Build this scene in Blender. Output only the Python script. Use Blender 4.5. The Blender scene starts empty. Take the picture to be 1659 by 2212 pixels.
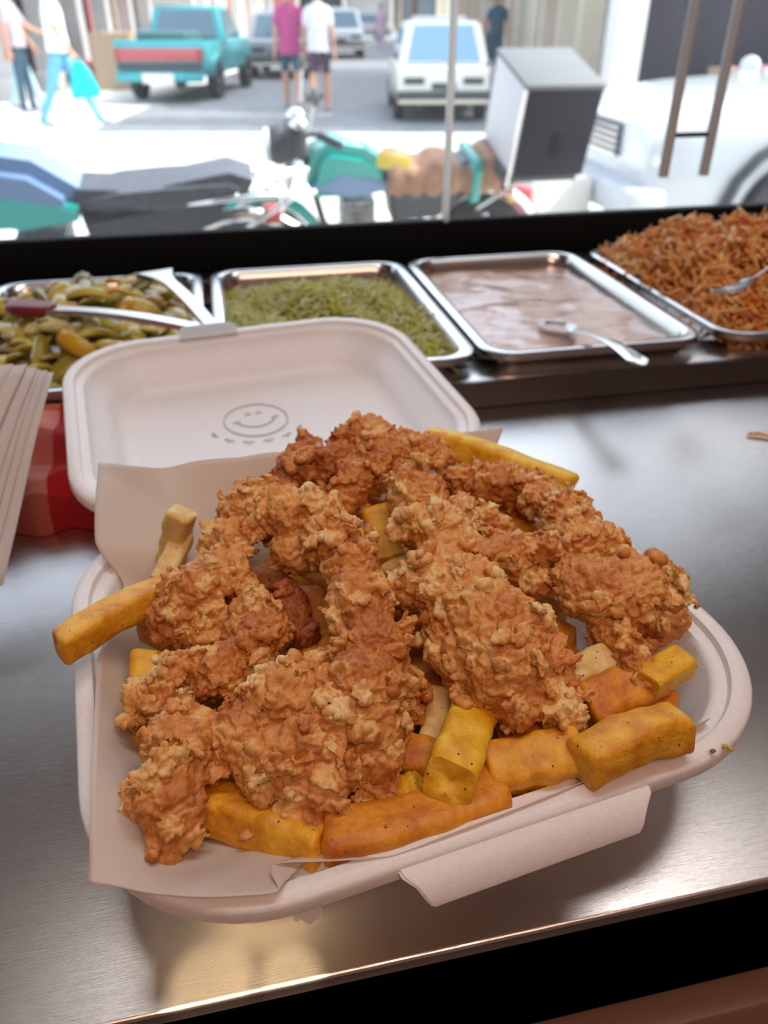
import bpy, bmesh, math, random
import numpy as np
from mathutils import Vector, Matrix, noise, kdtree
R = math.radians
sc = bpy.context.scene
COL = sc.collection

# ------------------------------------------------------------------ camera
FPX, CX, CY = 1664.0, 829.5, 1106.0
PITCH, YAW, CAMH = R(33), R(12), 0.33
cam_d = bpy.data.cameras.new('camera')
cam = bpy.data.objects.new('camera', cam_d); COL.objects.link(cam)
cam.location = (0, 0, CAMH)
cam.rotation_euler = (math.pi/2 - PITCH, 0, -YAW)
cam_d.sensor_fit = 'VERTICAL'; cam_d.sensor_height = 36.0; cam_d.sensor_width = 27.0
cam_d.lens = FPX/2212*36.0
cam_d.clip_start = 0.01; cam_d.clip_end = 300
cam_d.dof.use_dof = True
cam_d.dof.focus_distance = 0.315
cam_d.dof.aperture_fstop = cam_d.lens/2.9
sc.camera = cam
FWD = Vector((math.sin(YAW)*math.cos(PITCH), math.cos(YAW)*math.cos(PITCH), -math.sin(PITCH)))
RGT = Vector((math.cos(YAW), -math.sin(YAW), 0)); UPV = RGT.cross(FWD)

# ------------------------------------------------------------------ world, sun, big lights, exposure
w = bpy.data.worlds.new('sky'); sc.world = w; w.use_nodes = True
nt = w.node_tree; bg = nt.nodes['Background']
sky = nt.nodes.new('ShaderNodeTexSky'); sky.sky_type = 'NISHITA'; sky.sun_disc = False
sky.sun_elevation = R(55); sky.sun_rotation = R(80); sky.dust_density = 2.0
hs = nt.nodes.new('ShaderNodeHueSaturation'); hs.inputs['Saturation'].default_value = .5
nt.links.new(sky.outputs[0], hs.inputs['Color']); nt.links.new(hs.outputs[0], bg.inputs[0]); bg.inputs[1].default_value = 0.41
sun_d = bpy.data.lights.new('sun', 'SUN'); sun = bpy.data.objects.new('sun', sun_d); COL.objects.link(sun)
sun_d.energy = 3.0; sun_d.angle = R(0.6); sun_d.color = (1, .95, .86)
sun_dir = Vector((0.64, -0.20, 0.74)).normalized()          # towards the sun
sun.rotation_euler = sun_dir.to_track_quat('Z', 'Y').to_euler()
def area(name, loc, size, energy, color, rot=(0, 0, 0), portal=False):
    d = bpy.data.lights.new(name, 'AREA'); d.shape = 'RECTANGLE'; d.size, d.size_y = size
    d.energy = energy; d.color = color
    o = bpy.data.objects.new(name, d); COL.objects.link(o); o.location = loc; o.rotation_euler = rot
    if portal: d.cycles.is_portal = True
    return o
area('window_portal', (0.2, 1.13, 0.615), (4.6, 1.07), 1, (1, 1, 1), (R(-90), 0, 0), True)
area('ceiling_light', (0.1, -0.9, 1.70), (1.2, 0.5), 8.5, (1, .58, .43))
area('overhead_fill', (0.35, 0.40, 1.71), (1.4, 0.25), 5.5, (1, .965, .94))  # unseen overhead lamp added as fill for the food and pans
def spot(name, loc, target, energy, cone, blend, color, rad):
    d = bpy.data.lights.new(name, 'SPOT'); d.energy = energy; d.spot_size = cone; d.spot_blend = blend
    d.color = color; d.shadow_soft_size = rad
    o = bpy.data.objects.new(name, d); COL.objects.link(o); o.location = loc
    o.rotation_euler = (Vector(loc)-Vector(target)).to_track_quat('Z', 'Y').to_euler()
for nm, tx, ty, rr, en in (('patch_spot', -.036, .1660, .018, 620), ('patch_spot', -.004, .1630, .012, 620)):  # unseen narrow spots added to throw the warm patch on the counter edge
    spot(nm, (tx-.02, ty-.75, 1.30), (tx, ty, 0), en, 2*math.atan(rr/1.5), .25, (1, .74, .42), .004)
sc.view_settings.view_transform = 'Standard'; sc.view_settings.look = 'None'
sc.view_settings.gamma = 1; sc.view_settings.use_curve_mapping = False
sc.view_settings.exposure = 0.76
sc.cycles.use_denoising = True
sc.cycles.max_bounces = 10; sc.cycles.transparent_max_bounces = 12
sc.cycles.sample_clamp_indirect = 6

# ------------------------------------------------------------------ helpers
def ray(px, py): return RGT*((px-CX)/FPX) - UPV*((py-CY)/FPX) + FWD
CAM = Vector((0, 0, CAMH))
def at(px, py, z):                        # point of the height-z plane seen at that spot of the photo
    d = ray(px, py); return CAM + d*((z-CAMH)/d.z)
def aty(px, py, y):
    d = ray(px, py); return CAM + d*(y/d.y)
def atd(px, py, dep): return CAM + ray(px, py)*dep

def tag(o, label, cat, group=None, kind=None):
    o['label'] = label
    if cat: o['category'] = cat
    if group: o['group'] = group
    if kind: o['kind'] = kind
    return o
def empty(name, loc=(0, 0, 0), rz=0, parent=None):
    o = bpy.data.objects.new(name, None); COL.objects.link(o); o.location = loc; o.rotation_euler = (0, 0, rz)
    o.empty_display_size = .05
    if parent: o.parent = parent
    return o
def link(name, me, mat=None, parent=None, smooth=True):
    o = bpy.data.objects.new(name, me); COL.objects.link(o)
    if mat is not None:
        for m in (mat if isinstance(mat, (list, tuple)) else [mat]): me.materials.append(m)
    if smooth and len(me.polygons): me.polygons.foreach_set('use_smooth', [True]*len(me.polygons))
    if parent: o.parent = parent
    return o
def bmobj(name, bm, mat=None, parent=None, smooth=True, angle=None):
    me = bpy.data.meshes.new(name); bm.normal_update(); bm.to_mesh(me); bm.free()
    o = link(name, me, mat, parent, smooth)
    if smooth and angle is not None: me.set_sharp_from_angle(angle=R(angle))
    return o
def apply_mods(o):
    dg = bpy.context.evaluated_depsgraph_get()
    me = bpy.data.meshes.new_from_object(o.evaluated_get(dg))
    old = o.data; o.modifiers.clear(); o.data = me
    bpy.data.meshes.remove(old); return o
def box(bm, x0, x1, y0, y1, z0, z1, M=None, bev=0, seg=2):
    r = bmesh.ops.create_cube(bm, size=1)
    vs = r['verts']
    for v in vs: v.co = Vector(((x0+x1)/2+v.co.x*(x1-x0), (y0+y1)/2+v.co.y*(y1-y0), (z0+z1)/2+v.co.z*(z1-z0)))
    if bev:
        es = list({e for v in vs for e in v.link_edges})
        r2 = bmesh.ops.bevel(bm, geom=es, offset=bev, segments=seg, affect='EDGES', profile=.5)
        vs = list({v for f in r2['faces'] for v in f.verts} | {v for v in vs if v.is_valid})
    if M is not None: bmesh.ops.transform(bm, matrix=M, verts=vs)
    return vs
def boxobj(name, x0, x1, y0, y1, z0, z1, mat, parent=None, bev=0, M=None):
    bm = bmesh.new(); box(bm, x0, x1, y0, y1, z0, z1, M, bev); return bmobj(name, bm, mat, parent, True, 35)
def tube(bm, pts, rad, n=8, cap=True):
    pts = [Vector(p) for p in pts]; rads = rad if isinstance(rad, (list, tuple)) else [rad]*len(pts)
    rings = []; prev = None
    for i, p in enumerate(pts):
        t = (pts[min(i+1, len(pts)-1)]-pts[max(i-1, 0)]).normalized()
        if prev is None: a = t.orthogonal().normalized()
        else: a = (prev - t*prev.dot(t)).normalized()
        prev = a; b = t.cross(a)
        rings.append([bm.verts.new(p+(a*math.cos(k*2*math.pi/n)+b*math.sin(k*2*math.pi/n))*rads[i]) for k in range(n)])
    for A, B in zip(rings, rings[1:]):
        for k in range(n): bm.faces.new((A[k], A[(k+1) % n], B[(k+1) % n], B[k]))
    if cap: bm.faces.new(rings[0][::-1]); bm.faces.new(rings[-1])
def tubeobj(name, pts, rad, mat, parent=None, n=8):
    bm = bmesh.new(); tube(bm, pts, rad, n); return bmobj(name, bm, mat, parent, True, 50)
def loft(bm, rings, close=True, cap0=False, cap1=False):
    R_ = [[bm.verts.new(p) for p in r] for r in rings]
    for A, B in zip(R_, R_[1:]):
        n = len(A)
        for k in range(n if close else n-1):
            bm.faces.new((A[k], A[(k+1) % n], B[(k+1) % n], B[k]))
    if cap0: bm.faces.new(R_[0][::-1])
    if cap1: bm.faces.new(R_[-1])
    return R_
def rrect(hx, hy, r, n=8, z=0):
    r = min(r, hx-1e-4, hy-1e-4); out = []
    for cx, cy, a0 in ((hx-r, hy-r, 0), (-hx+r, hy-r, 90), (-hx+r, -hy+r, 180), (hx-r, -hy+r, 270)):
        for k in range(n+1):
            a = R(a0+90*k/n); out.append(Vector((cx+r*math.cos(a), cy+r*math.sin(a), z)))
    return out
def ellipsoid(bm, c, rad, M=None, sub=2):
    r = bmesh.ops.create_icosphere(bm, subdivisions=sub, radius=1)
    T = Matrix.Translation(c) @ (M if M is not None else Matrix.Identity(4)) @ Matrix.Diagonal((*rad, 1))
    bmesh.ops.transform(bm, matrix=T, verts=r['verts'])

# ---- numpy noise
_tabs = {}
def _tab(seed, k=7, P=24):
    if (seed, k) not in _tabs: _tabs[(seed, k)] = np.random.RandomState(seed).rand(P, P, P, k)
    return _tabs[(seed, k)]
def vnoise(p, scale, seed):
    q = p*scale + 500.0; i = np.floor(q).astype(int); f = q-i; f = f*f*(3-2*f); t = _tab(seed, 3); P = t.shape[0]
    out = 0
    for a in (0, 1):
        for b in (0, 1):
            for c in (0, 1):
                wgt = (f[:, 0] if a else 1-f[:, 0])*(f[:, 1] if b else 1-f[:, 1])*(f[:, 2] if c else 1-f[:, 2])
                out = out + wgt[:, None]*t[(i[:, 0]+a) % P, (i[:, 1]+b) % P, (i[:, 2]+c) % P]
    return out*2-1                        # N x 3 in -1..1
def worley(p, scale, seed):
    q = p*scale + 500.0; ci = np.floor(q).astype(int); t = _tab(seed, 7); P = t.shape[0]; N = len(q)
    f1 = np.full(N, 9.0); f2 = np.full(N, 9.0); at_ = np.zeros((N, 4)); dl = np.zeros((N, 3))
    for a in (-1, 0, 1):
        for b in (-1, 0, 1):
            for c in (-1, 0, 1):
                cc = ci + (a, b, c); e = t[cc[:, 0] % P, cc[:, 1] % P, cc[:, 2] % P]
                d = q - (cc + e[:, :3]); r = np.sqrt((d*d).sum(1))
                m = r < f1
                f2 = np.where(m, f1, np.minimum(f2, r)); f1 = np.where(m, r, f1)
                at_[m] = e[m, 3:]; dl[m] = d[m]
    return f1, f2, at_, dl
def sstep(a, b, x): x = np.clip((x-a)/(b-a), 0, 1); return x*x*(3-2*x)

# ------------------------------------------------------------------ materials
def pmat(name, col, rough=.5, metal=0, **kw):
    m = bpy.data.materials.new(name); m.use_nodes = True; n = m.node_tree
    b = n.nodes['Principled BSDF']; b.inputs['Base Color'].default_value = (*col, 1)
    b.inputs['Roughness'].default_value = rough; b.inputs['Metallic'].default_value = metal
    for k, v in kw.items(): b.inputs[k.replace('_', ' ')].default_value = v
    return m
def nodes(m): return m.node_tree, m.node_tree.nodes['Principled BSDF']
def noisy(m, scale, cols, coord='Object', stretch=(1, 1, 1), bump=0, detail=4, bscale=None, dist=.002, lo=.3, hi=.7, tex='NOISE'):
    n, b = nodes(m); L = n.links.new
    tc = n.nodes.new('ShaderNodeTexCoord'); mp = n.nodes.new('ShaderNodeMapping'); mp.inputs['Scale'].default_value = stretch
    L(tc.outputs[coord], mp.inputs[0])
    t = n.nodes.new('ShaderNodeTexNoise'); t.inputs['Scale'].default_value = scale; t.inputs['Detail'].default_value = detail
    L(mp.outputs[0], t.inputs['Vector'])
    r = n.nodes.new('ShaderNodeValToRGB'); L(t.outputs['Fac'], r.inputs[0])
    k = len(cols)
    r.color_ramp.elements[0].position = lo; r.color_ramp.elements[1].position = hi
    while len(r.color_ramp.elements) < k: r.color_ramp.elements.new(.5)
    for i, c in enumerate(cols):
        r.color_ramp.elements[i].position = lo+(hi-lo)*i/(k-1); r.color_ramp.elements[i].color = (*c, 1)
    L(r.outputs[0], b.inputs['Base Color'])
    if bump:
        t2 = n.nodes.new('ShaderNodeTexNoise'); t2.inputs['Scale'].default_value = bscale or scale*3; t2.inputs['Detail'].default_value = 5
        L(mp.outputs[0], t2.inputs['Vector'])
        bp = n.nodes.new('ShaderNodeBump'); bp.inputs['Strength'].default_value = bump; bp.inputs['Distance'].default_value = dist
        L(t2.outputs['Fac'], bp.inputs['Height']); L(bp.outputs[0], b.inputs['Normal'])
    return m

M_foam = pmat('white_foam', (.86, .845, .83), .42, Subsurface_Weight=.25, Subsurface_Scale=.004, Subsurface_Radius=(1, .8, .7), Coat_Weight=.15, Coat_Roughness=.35)
noisy(M_foam, 420, [(.83, .815, .80), (.88, .87, .86)], bump=.35, bscale=900, dist=.0006)
M_emboss_shade = pmat('emboss_shade', (.50, .49, .50), .6)  # grey puts the shading of the embossed lines into the colour
M_steel = pmat('brushed_steel', (.70, .67, .64), .26, 1.0, Anisotropic=.3)
noisy(M_steel, 60, [(.62, .59, .565), (.72, .69, .66)], stretch=(.5, 26, 8), bump=.10, bscale=160, dist=.0008, lo=.2, hi=.8)
M_pan = pmat('pan_steel', (.72, .71, .69), .22, 1.0)
noisy(M_pan, 8, [(.66, .65, .63), (.76, .75, .73)])
M_dsteel = pmat('dark_steel', (.16, .14, .13), .38, 1.0)
M_chrome = pmat('chrome', (.8, .8, .8), .12, 1.0)
M_black = pmat('black_paint', (.006, .007, .007), .8, Specular_IOR_Level=.15)
M_paper = pmat('greaseproof_paper', (.84, .76, .68), .45)
def trans_mix(m, col, fac):
    n, b = nodes(m); out = n.nodes['Material Output']
    tr = n.nodes.new('ShaderNodeBsdfTranslucent'); tr.inputs[0].default_value = (*col, 1)
    mx = n.nodes.new('ShaderNodeMixShader'); mx.inputs[0].default_value = fac
    n.links.new(b.outputs[0], mx.inputs[1]); n.links.new(tr.outputs[0], mx.inputs[2]); n.links.new(mx.outputs[0], out.inputs[0])
trans_mix(M_paper, (.80, .68, .56), .35)
M_napkin = pmat('napkin_tissue', (.86, .82, .78), .8); trans_mix(M_napkin, (.8, .74, .68), .2)

# fried chicken: tone attribute drives the browning of the crust
M_chick = pmat('fried_crust', (.6, .3, .1), .48, Subsurface_Weight=.18, Subsurface_Scale=.003, Subsurface_Radius=(1, .45, .2), Specular_IOR_Level=.42)
def chick_nodes():
    n, b = nodes(M_chick); L = n.links.new
    a = n.nodes.new('ShaderNodeAttribute'); a.attribute_name = 'tone'
    tc = n.nodes.new('ShaderNodeTexCoord')
    t = n.nodes.new('ShaderNodeTexNoise'); t.inputs['Scale'].default_value = 260; t.inputs['Detail'].default_value = 6
    L(tc.outputs['Object'], t.inputs['Vector'])
    ad = n.nodes.new('ShaderNodeMath'); ad.operation = 'MULTIPLY_ADD'; ad.inputs[1].default_value = .5; L(t.outputs['Fac'], ad.inputs[0])
    L(a.outputs['Fac'], ad.inputs[2])
    sb = n.nodes.new('ShaderNodeMath'); sb.operation = 'SUBTRACT'; sb.inputs[1].default_value = .25; L(ad.outputs[0], sb.inputs[0])
    r = n.nodes.new('ShaderNodeValToRGB'); L(sb.outputs[0], r.inputs[0]); e = r.color_ramp.elements
    e[0].position = .0; e[0].color = (.24, .055, .014, 1)
    e[1].position = 1.; e[1].color = (.86, .64, .32, 1)
    for p, c in ((.22, (.42, .125, .026)), (.42, (.60, .230, .052)), (.62, (.74, .365, .105)), (.82, (.84, .55, .21))):
        x = e.new(p); x.color = (*c, 1)
    L(r.outputs[0], b.inputs['Base Color'])
    v = n.nodes.new('ShaderNodeTexVoronoi'); v.inputs['Scale'].default_value = 520; L(tc.outputs['Object'], v.inputs['Vector'])
    t2 = n.nodes.new('ShaderNodeTexNoise'); t2.inputs['Scale'].default_value = 900; t2.inputs['Detail'].default_value = 5; L(tc.outputs['Object'], t2.inputs['Vector'])
    s = n.nodes.new('ShaderNodeMath'); s.operation = 'ADD'; L(v.outputs['Distance'], s.inputs[0]); L(t2.outputs['Fac'], s.inputs[1])
    bp = n.nodes.new('ShaderNodeBump'); bp.inputs['Strength'].default_value = .35; bp.inputs['Distance'].default_value = .0006
    L(s.outputs[0], bp.inputs['Height']); L(bp.outputs[0], b.inputs['Normal'])
chick_nodes()
def frymat(name, cols):
    m = pmat(name, cols[1], .46, Subsurface_Weight=.3, Subsurface_Scale=.004, Subsurface_Radius=(1, .55, .15), Specular_IOR_Level=.5)
    noisy(m, 95, cols, bump=.6, bscale=300, dist=.0016, detail=9, lo=.36, hi=.66)
    n, b = nodes(m); L = n.links.new                       # small pepper specks
    old = b.inputs['Base Color'].links[0].from_socket
    tc = n.nodes.new('ShaderNodeTexCoord'); v = n.nodes.new('ShaderNodeTexVoronoi'); v.inputs['Scale'].default_value = 170
    L(tc.outputs['Object'], v.inputs['Vector'])
    lt = n.nodes.new('ShaderNodeMath'); lt.operation = 'LESS_THAN'; lt.inputs[1].default_value = .085; L(v.outputs['Distance'], lt.inputs[0])
    mx = n.nodes.new('ShaderNodeMix'); mx.data_type = 'RGBA'; L(lt.outputs[0], mx.inputs['Factor'])
    L(old, mx.inputs[6]); mx.inputs[7].default_value = (.13, .05, .015, 1); L(mx.outputs[2], b.inputs['Base Color'])
    return m
F_YEL = frymat('fry_yellow', [(.76, .37, .010), (.88, .53, .025), (.92, .64, .07)])
F_GOLD = frymat('fry_gold', [(.66, .27, .010), (.83, .41, .02), (.89, .52, .05)])
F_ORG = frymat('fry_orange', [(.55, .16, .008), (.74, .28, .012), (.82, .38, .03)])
F_PALE = frymat('fry_pale', [(.72, .46, .12), (.82, .60, .22), (.88, .70, .34)])

M_pickles = [noisy(pmat('pickle_%s' % i, c[0], .25), 40, c) for i, c in enumerate((
    [(.26, .21, .02), (.44, .36, .04)], [(.50, .40, .05), (.70, .58, .12)], [(.56, .28, .01), (.74, .46, .03)], [(.16, .11, .02), (.26, .20, .03)], [(.60, .54, .20), (.74, .68, .34)]))]
M_lettuce = noisy(pmat('lettuce', (.4, .5, .08), .45, Subsurface_Weight=.2, Subsurface_Scale=.003), 30, [(.60, .66, .07), (.82, .82, .22), (.94, .92, .58)], detail=2); trans_mix(M_lettuce, (.72, .78, .2), .4)
M_sauce = pmat('creamy_sauce', (.56, .33, .24), .16, Coat_Weight=.6, Coat_Roughness=.08)
noisy(M_sauce, 10, [(.46, .25, .17), (.60, .37, .27), (.68, .46, .36)], stretch=(1, 3, 1), bump=.4, bscale=22, dist=.012)
M_carrot = noisy(pmat('carrot_salad', (.7, .2, .03), .3), 45, [(.58, .11, .015), (.80, .28, .03), (.86, .48, .14)], detail=3)
M_carrot2 = noisy(pmat('cabbage_salad', (.75, .4, .1), .3), 45, [(.66, .26, .06), (.82, .52, .20)], detail=3)
def stripes(name):
    m = pmat(name, (.6, .05, .05), .9); n, b = nodes(m); L = n.links.new
    tc = n.nodes.new('ShaderNodeTexCoord'); wv = n.nodes.new('ShaderNodeTexWave'); wv.inputs['Scale'].default_value = 4.6; wv.bands_direction = 'X'
    wv.inputs['Distortion'].default_value = .3; wv.inputs['Phase Offset'].default_value = 2.3
    L(tc.outputs['Object'], wv.inputs['Vector'])
    wy = n.nodes.new('ShaderNodeTexWave'); wy.inputs['Scale'].default_value = 4.6; wy.bands_direction = 'Y'; L(tc.outputs['Object'], wy.inputs['Vector'])
    r = n.nodes.new('ShaderNodeValToRGB'); r.color_ramp.interpolation = 'CONSTANT'; L(wv.outputs['Fac'], r.inputs[0])
    e = r.color_ramp.elements; e[0].color = (.60, .22, .17, 1); e[1].position = .55; e[1].color = (.46, .008, .012, 1)
    r2 = n.nodes.new('ShaderNodeValToRGB'); r2.color_ramp.interpolation = 'CONSTANT'; L(wy.outputs['Fac'], r2.inputs[0])
    r2.color_ramp.elements[0].color = (1, .95, .95, 1); r2.color_ramp.elements[1].position = .55; r2.color_ramp.elements[1].color = (.75, .42, .38, 1)
    mx = n.nodes.new('ShaderNodeMix'); mx.data_type = 'RGBA'; mx.blend_type = 'MULTIPLY'; mx.inputs['Factor'].default_value = 1
    L(r.outputs[0], mx.inputs[6]); L(r2.outputs[0], mx.inputs[7]); L(mx.outputs[2], b.inputs['Base Color'])
    t2 = n.nodes.new('ShaderNodeTexNoise'); t2.inputs['Scale'].default_value = 900; L(tc.outputs['Object'], t2.inputs['Vector'])
    bp = n.nodes.new('ShaderNodeBump'); bp.inputs['Strength'].default_value = .4; bp.inputs['Distance'].default_value = .0008; L(t2.outputs['Fac'], bp.inputs['Height']); L(bp.outputs[0], b.inputs['Normal'])
    return m
M_cloth = stripes('red_checked_cloth')
# glass: clear, with a faint milky mix that imitates the washed-out veil
def glassmat(name, tint, gloss, veil):
    m = bpy.data.materials.new(name); m.use_nodes = True; n = m.node_tree; n.nodes.clear(); L = n.links.new
    out = n.nodes.new('ShaderNodeOutputMaterial'); tr = n.nodes.new('ShaderNodeBsdfTransparent'); tr.inputs[0].default_value = (*tint, 1)
    gl = n.nodes.new('ShaderNodeBsdfGlossy'); gl.inputs['Roughness'].default_value = .02
    df = n.nodes.new('ShaderNodeBsdfTranslucent'); df.inputs[0].default_value = (.9, .93, .95, 1)
    m1 = n.nodes.new('ShaderNodeMixShader'); m1.inputs[0].default_value = veil; L(tr.outputs[0], m1.inputs[1]); L(df.outputs[0], m1.inputs[2])
    m2 = n.nodes.new('ShaderNodeMixShader'); fr = n.nodes.new('ShaderNodeFresnel'); fr.inputs[0].default_value = gloss
    L(fr.outputs[0], m2.inputs[0]); L(m1.outputs[0], m2.inputs[1]); L(gl.outputs[0], m2.inputs[2]); L(m2.outputs[0], out.inputs[0])
    return m
M_glass = glassmat('window_glass', (.96, .98, .98), 1.25, .02)
M_carglass = pmat('car_glass', (.10, .17, .22), .08, 0, Coat_Weight=.5)

# ------------------------------------------------------------------ the shop
SH = dict(kind='structure')
def struct(o, label=None):
    o['kind'] = 'structure'
    if label: o['label'] = label
    return o
FLOOR = -.95; CEIL = 1.75; GY = 1.10
M_floor = noisy(pmat('shop_floor_tiles', (.12, .09, .08), .5), 6, [(.09, .07, .06), (.15, .11, .10)])
M_wall = noisy(pmat('shop_wall_paint', (.48, .36, .30), .7), 3, [(.45, .33, .27), (.52, .40, .34)])
M_rwall = noisy(pmat('shop_red_wall', (.42, .12, .11), .7), 3, [(.40, .11, .10), (.46, .15, .14)])
M_ceil = pmat('shop_ceiling_paint', (.60, .46, .42), .8)
struct(boxobj('floor', -2.3, 2.7, -2.5, 1.10, FLOOR-.05, FLOOR, M_floor))
struct(boxobj('ceiling', -2.3, 2.7, -2.5, 1.16, CEIL, CEIL+.08, M_ceil))
struct(boxobj('wall_back', -2.3, 2.7, -2.58, -2.5, FLOOR, CEIL, M_wall))
struct(boxobj('wall_left', -2.38, -2.3, -2.5, 1.16, FLOOR, CEIL, M_wall))
struct(boxobj('wall_right', 2.7, 2.78, -2.5, 1.16, FLOOR, CEIL, M_rwall))
struct(boxobj('wall_front', -2.3, 2.7, 1.13, 1.23, -1.02, .028, M_black))
wf = struct(boxobj('window_1', -2.3, 2.7, GY, 1.122, .028, .0805, M_black, bev=.002), 'black lower frame of the shop window')
boxobj('window_header', -2.3, 2.7, GY, 1.20, 1.15, CEIL, pmat('brown_header_board', (.16, .09, .08), .6), wf, bev=.004)
SEAM = .3245
for x0, x1 in ((-2.25, SEAM-.002), (SEAM+.002, 2.65)):
    boxobj('pane', x0, x1, 1.103, 1.109, .075, 1.155, M_glass, wf)
M_sil = pmat('pale_silicone', (.86, .87, .85), .5); trans_mix(M_sil, (.95, .95, .93), .75)
boxobj('glass_joint', SEAM-.0036, SEAM+.0036, 1.100, 1.112, .078, 1.153, M_sil, wf)
# unseen awning added over the pavement to keep the sun out
struct(boxobj('trim_1', -2.6, 3.0, 1.20, 2.3, 1.62, 1.70, pmat('sun_block_canvas', (.30, .30, .30), .8)), 'unseen grey awning added above the shop window against the sun')
# tall steel door pull fixed to the glass
hd = empty('door_pull', (0, 0, 0)); tag(hd, 'tall double-bar steel pull handle fixed to the window glass', 'handle')
M_bar = pmat('grey_door_steel', (.52, .57, .60), .5, 0)
for xa in (.6435, .7075):
    tubeobj('bar', [(xa, 1.088, .60), (xa, 1.088, .130)], .0075, M_bar, hd, 12)
tubeobj('crossbar', [(.641, 1.088, .184), (.710, 1.088, .184)], .0035, M_dsteel, hd, 8)
for xa in (.6435, .7075):
    tubeobj('stand_off', [(xa, 1.088, .50), (xa, 1.104, .50)], .006, M_steel, hd, 8)

# ------------------------------------------------------------------ counter
ct = empty('steel_counter', (0, 0, FLOOR)); tag(ct, 'brushed stainless steel serving counter under the takeout box', 'counter')
def ctpart(name, x0, x1, y0, y1, z0, z1, mat, bev=0):
    o = boxobj(name, x0, x1, y0, y1, z0-FLOOR, z1-FLOOR, mat, ct, bev); return o
bm = bmesh.new(); box(bm, -2.2, 2.6, .161, 1.098, -.009, 0, None, .0022, 3)
for v in bm.verts: v.co.z -= FLOOR
bmobj('worktop', bm, M_steel, ct, True, 40)
ctpart('apron', -2.15, 2.55, .42, .44, -.10, -.009, M_black)  # black parts inside the counter: shade of the recess put into the colour
ctpart('cabinet_back', -2.15, 2.55, 1.03, 1.05, -.86, -.030, M_black)
ctpart('cabinet_floor', -2.15, 2.55, .18, 1.03, -.86, -.84, M_black)
ctpart('cabinet_front', -2.15, 2.55, .150, .168, -.86, -.100, pmat('brown_laminate', (.28, .17, .115), .42), .004)
ctpart('plinth', -2.1, 2.5, .24, 1.05, FLOOR, -.86, M_dsteel)
rk = empty('pan_rack', (0, 0, 0)); tag(rk, 'low dark steel rack holding the row of salad pans', 'rack')
boxobj('front_rail', -.9, 1.35, .700, .722, .0008, .028, M_dsteel, rk, .002)
boxobj('front_ledge', -.9, 1.35, .664, .702, .0215, .0275, M_steel, rk, .001)
boxobj('ledge_face', -.9, 1.35, .662, .666, .001, .0275, M_dsteel, rk)
boxobj('back_rail', -.9, 1.35, 1.050, 1.090, .0008, .030, M_dsteel, rk, .002)

# ------------------------------------------------------------------ street
GZ = -1.02
M_street = noisy(pmat('pale_concrete', (.62, .60, .55), .9), 1.2, [(.56, .54, .50), (.66, .64, .60)], bump=.3, bscale=30, dist=.01)
M_asph = noisy(pmat('asphalt', (.20, .21, .22), .9), 3, [(.17, .18, .19), (.24, .25, .26)], bump=.3, bscale=60, dist=.01)
struct(boxobj('street', -40, 45, 1.23, 100, GZ-.2, GZ, M_street), 'sunlit pale concrete street outside the window')
SA = R(-12.0); SD = Vector((math.sin(R(12)), math.cos(R(12)), 0)); SR = Vector((SD.y, -SD.x, 0))
def side(a, b, z=0): return Vector((2.0, 11.0, GZ)) + SD*a + SR*b + Vector((0, 0, z))   # a along the side street, b across
bm = bmesh.new(); c = [side(0.2, -3.6, .004), side(0.2, 3.0, .004), side(80, 3.0, .004), side(80, -3.6, .004)]
vs = [bm.verts.new(p) for p in c]; bm.faces.new(vs); bm.faces.ensure_lookup_table()
r = bmesh.ops.extrude_face_region(bm, geom=bm.faces[:]); bmesh.ops.translate(bm, verts=[v for v in r['geom'] if isinstance(v, bmesh.types.BMVert)], vec=(0, 0, .012))
struct(bmobj('road', bm, M_asph, None, False), 'grey asphalt side street running away from the shop')

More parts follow.
